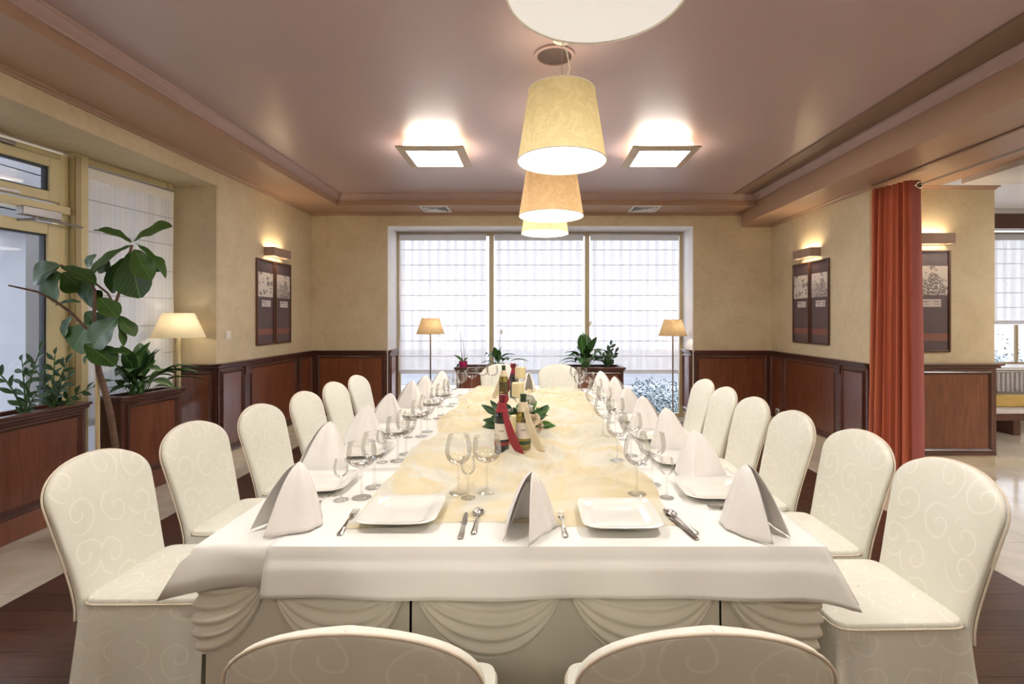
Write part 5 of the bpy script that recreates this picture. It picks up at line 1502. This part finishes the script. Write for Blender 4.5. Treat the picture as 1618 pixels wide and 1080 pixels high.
# ------------------------------------------------------------------ candles and flowers
def candle(loc, r, h, label, wax='wax'):
    t = thing('candle', label, 'candle', loc, 0, 'cream pillar candles')
    MB().lathe([(0.001, 0), (r, 0), (r, h * 0.96), (r * 0.95, h), (r * 0.75, h - 0.004), (0.001, h - 0.008)], 28).obj('wax_body', wax, t, smooth=50)
    MB().tube([(0, 0, h - 0.01), (0.001, 0, h + 0.006)], 0.0012, 6).obj('wick', 'wick', t)
    return t
def holder(loc, h, r, label):
    t = thing('candle_holder', label, 'candle holder', loc, 0, 'glass candle holders')
    MB().lathe([(0.001, 0), (0.042, 0), (0.042, 0.004), (0.012, 0.012), (0.007, 0.03), (0.007, h - 0.05), (0.014, h - 0.03), (r * 0.9, h - 0.012), (r * 1.08, h - 0.004), (r * 1.08, h), (0.001, h)], 28).obj('glass_stem', 'wineglass', t, smooth=50)
    return t
holder((-0.095, 3.02, ZB0), 0.205, 0.038, 'clear glass candle holder under the nearer tall candle')
candle((-0.095, 3.02, ZB0 + 0.206), 0.038, 0.082, 'cream pillar candle on the nearer tall glass holder')
holder((-0.088, 3.32, ZB0), 0.28, 0.035, 'clear glass candle holder under the farther, higher candle')
candle((-0.088, 3.32, ZB0 + 0.281), 0.036, 0.072, 'cream pillar candle on the farther, higher glass holder')
holder((-0.098, 2.72, ZB0), 0.06, 0.030, 'short glass candle holder between the two near bottles')
candle((-0.098, 2.72, ZB0 + 0.061), 0.029, 0.085, 'cream candle low between the two near wine bottles')

fa = thing('flower_arrangement', 'flower centrepiece with green leaves and cream roses around the candles', 'flowers', (-0.09, 2.98, ZB0))
MB().lathe([(0.001, 0.0), (0.085, 0.0), (0.09, 0.03), (0.06, 0.05), (0.001, 0.055)], 20).obj('moss_base', 'leaf_zz', fa)
rn = random.Random(21)
for i in range(70):
    a = rn.uniform(0, 2 * pi); el = rn.uniform(0.0, 1.0)
    d = Vector((cos(a), sin(a) * 0.7, 0.15 + 0.75 * el)).normalized()
    b = Vector((cos(a) * rn.uniform(.03, .11), sin(a) * rn.uniform(.03, .09), 0.02 + 0.06 * el)); l = rn.uniform(0.06, 0.12) if el < .6 else rn.uniform(.07, .12)
    put_leaf(fa, BRT if i % 3 == 0 else DRK, b + d * 0.03, b + d * (0.03 + l), rn.uniform(0.026, 0.045), Vector((rn.uniform(-.6, .6), -.7, rn.uniform(.2, 1))))
def rose_mesh(m, seed):
    r_ = random.Random(seed); mb = MB()
    for ring, (n_, rr, hh, tilt) in enumerate(((3, 0.010, 0.022, 0.1), (4, 0.017, 0.022, 0.35), (5, 0.024, 0.019, 0.7), (6, 0.031, 0.013, 1.1))):
        for k in range(n_):
            a0 = 2 * pi * k / n_ + ring * 0.6
            def pet(u, v):
                a = a0 + (u - 0.5) * 2.1 * pi / n_ * 1.1
                q = rr * (0.35 + 0.65 * v) + 0.004 * tilt * v * v
                return (q * cos(a), q * sin(a), hh * v * (1 - 0.25 * (2 * u - 1) ** 2) - 0.004 * tilt * v ** 4 - 0.004 * ring)
            mb.grid(pet, 5, 4)
    return mb.mesh('rose', m, 80)
R1_, R2_ = rose_mesh('petal_cream', 2), rose_mesh('petal_white', 3)
for k, (x, y, z, m_, s) in enumerate(((0.085, -0.13, 0.10, R1_, 1.25), (0.12, -0.10, 0.06, R1_, 1.2), (0.06, -0.09, 0.15, R2_, 1.1), (0.065, -0.03, 0.20, R2_, 1.2), (-0.10, -0.05, 0.09, R2_, 0.9), (0.03, -0.11, 0.05, R1_, 0.9), (-0.05, 0.08, 0.10, R2_, 1.0), (0.085, 0.05, 0.12, R2_, 1.0))):
    o = link('rose', m_, fa, (x, y, z)); o.rotation_euler = (radians(50), radians(20 * (k % 3 - 1)), k); o.scale = (s, s, s)
    MB().tube([(x * .4, y * .4, 0.03), (x, y, z)], 0.003, 6).obj('flower_stem', 'stem', fa)

# pieces that belong to a part hang on that part
SUB = {'caption_writing': 'caption_card', 'label_writing': 'paper_label', 'wick': 'wax_body', 'shade_carrier': 'lamp_shade', 'lower_rim': 'lamp_shade',
       'upper_rim': 'lamp_shade', 'rocker': 'plate', 'eyelet': 'leading_edge', 'back_cushion': 'fringed_cover', 'grille': 'bezel', 'cable': 'canopy'}
for o in list(SC.objects):
    k = o.name.split('.')[0]
    if k in SUB and o.parent is not None:
        for c in o.parent.children:
            if c is not o and c.name.split('.')[0] == SUB[k]:
                o.parent = c; break
bpy.context.view_layer.update()
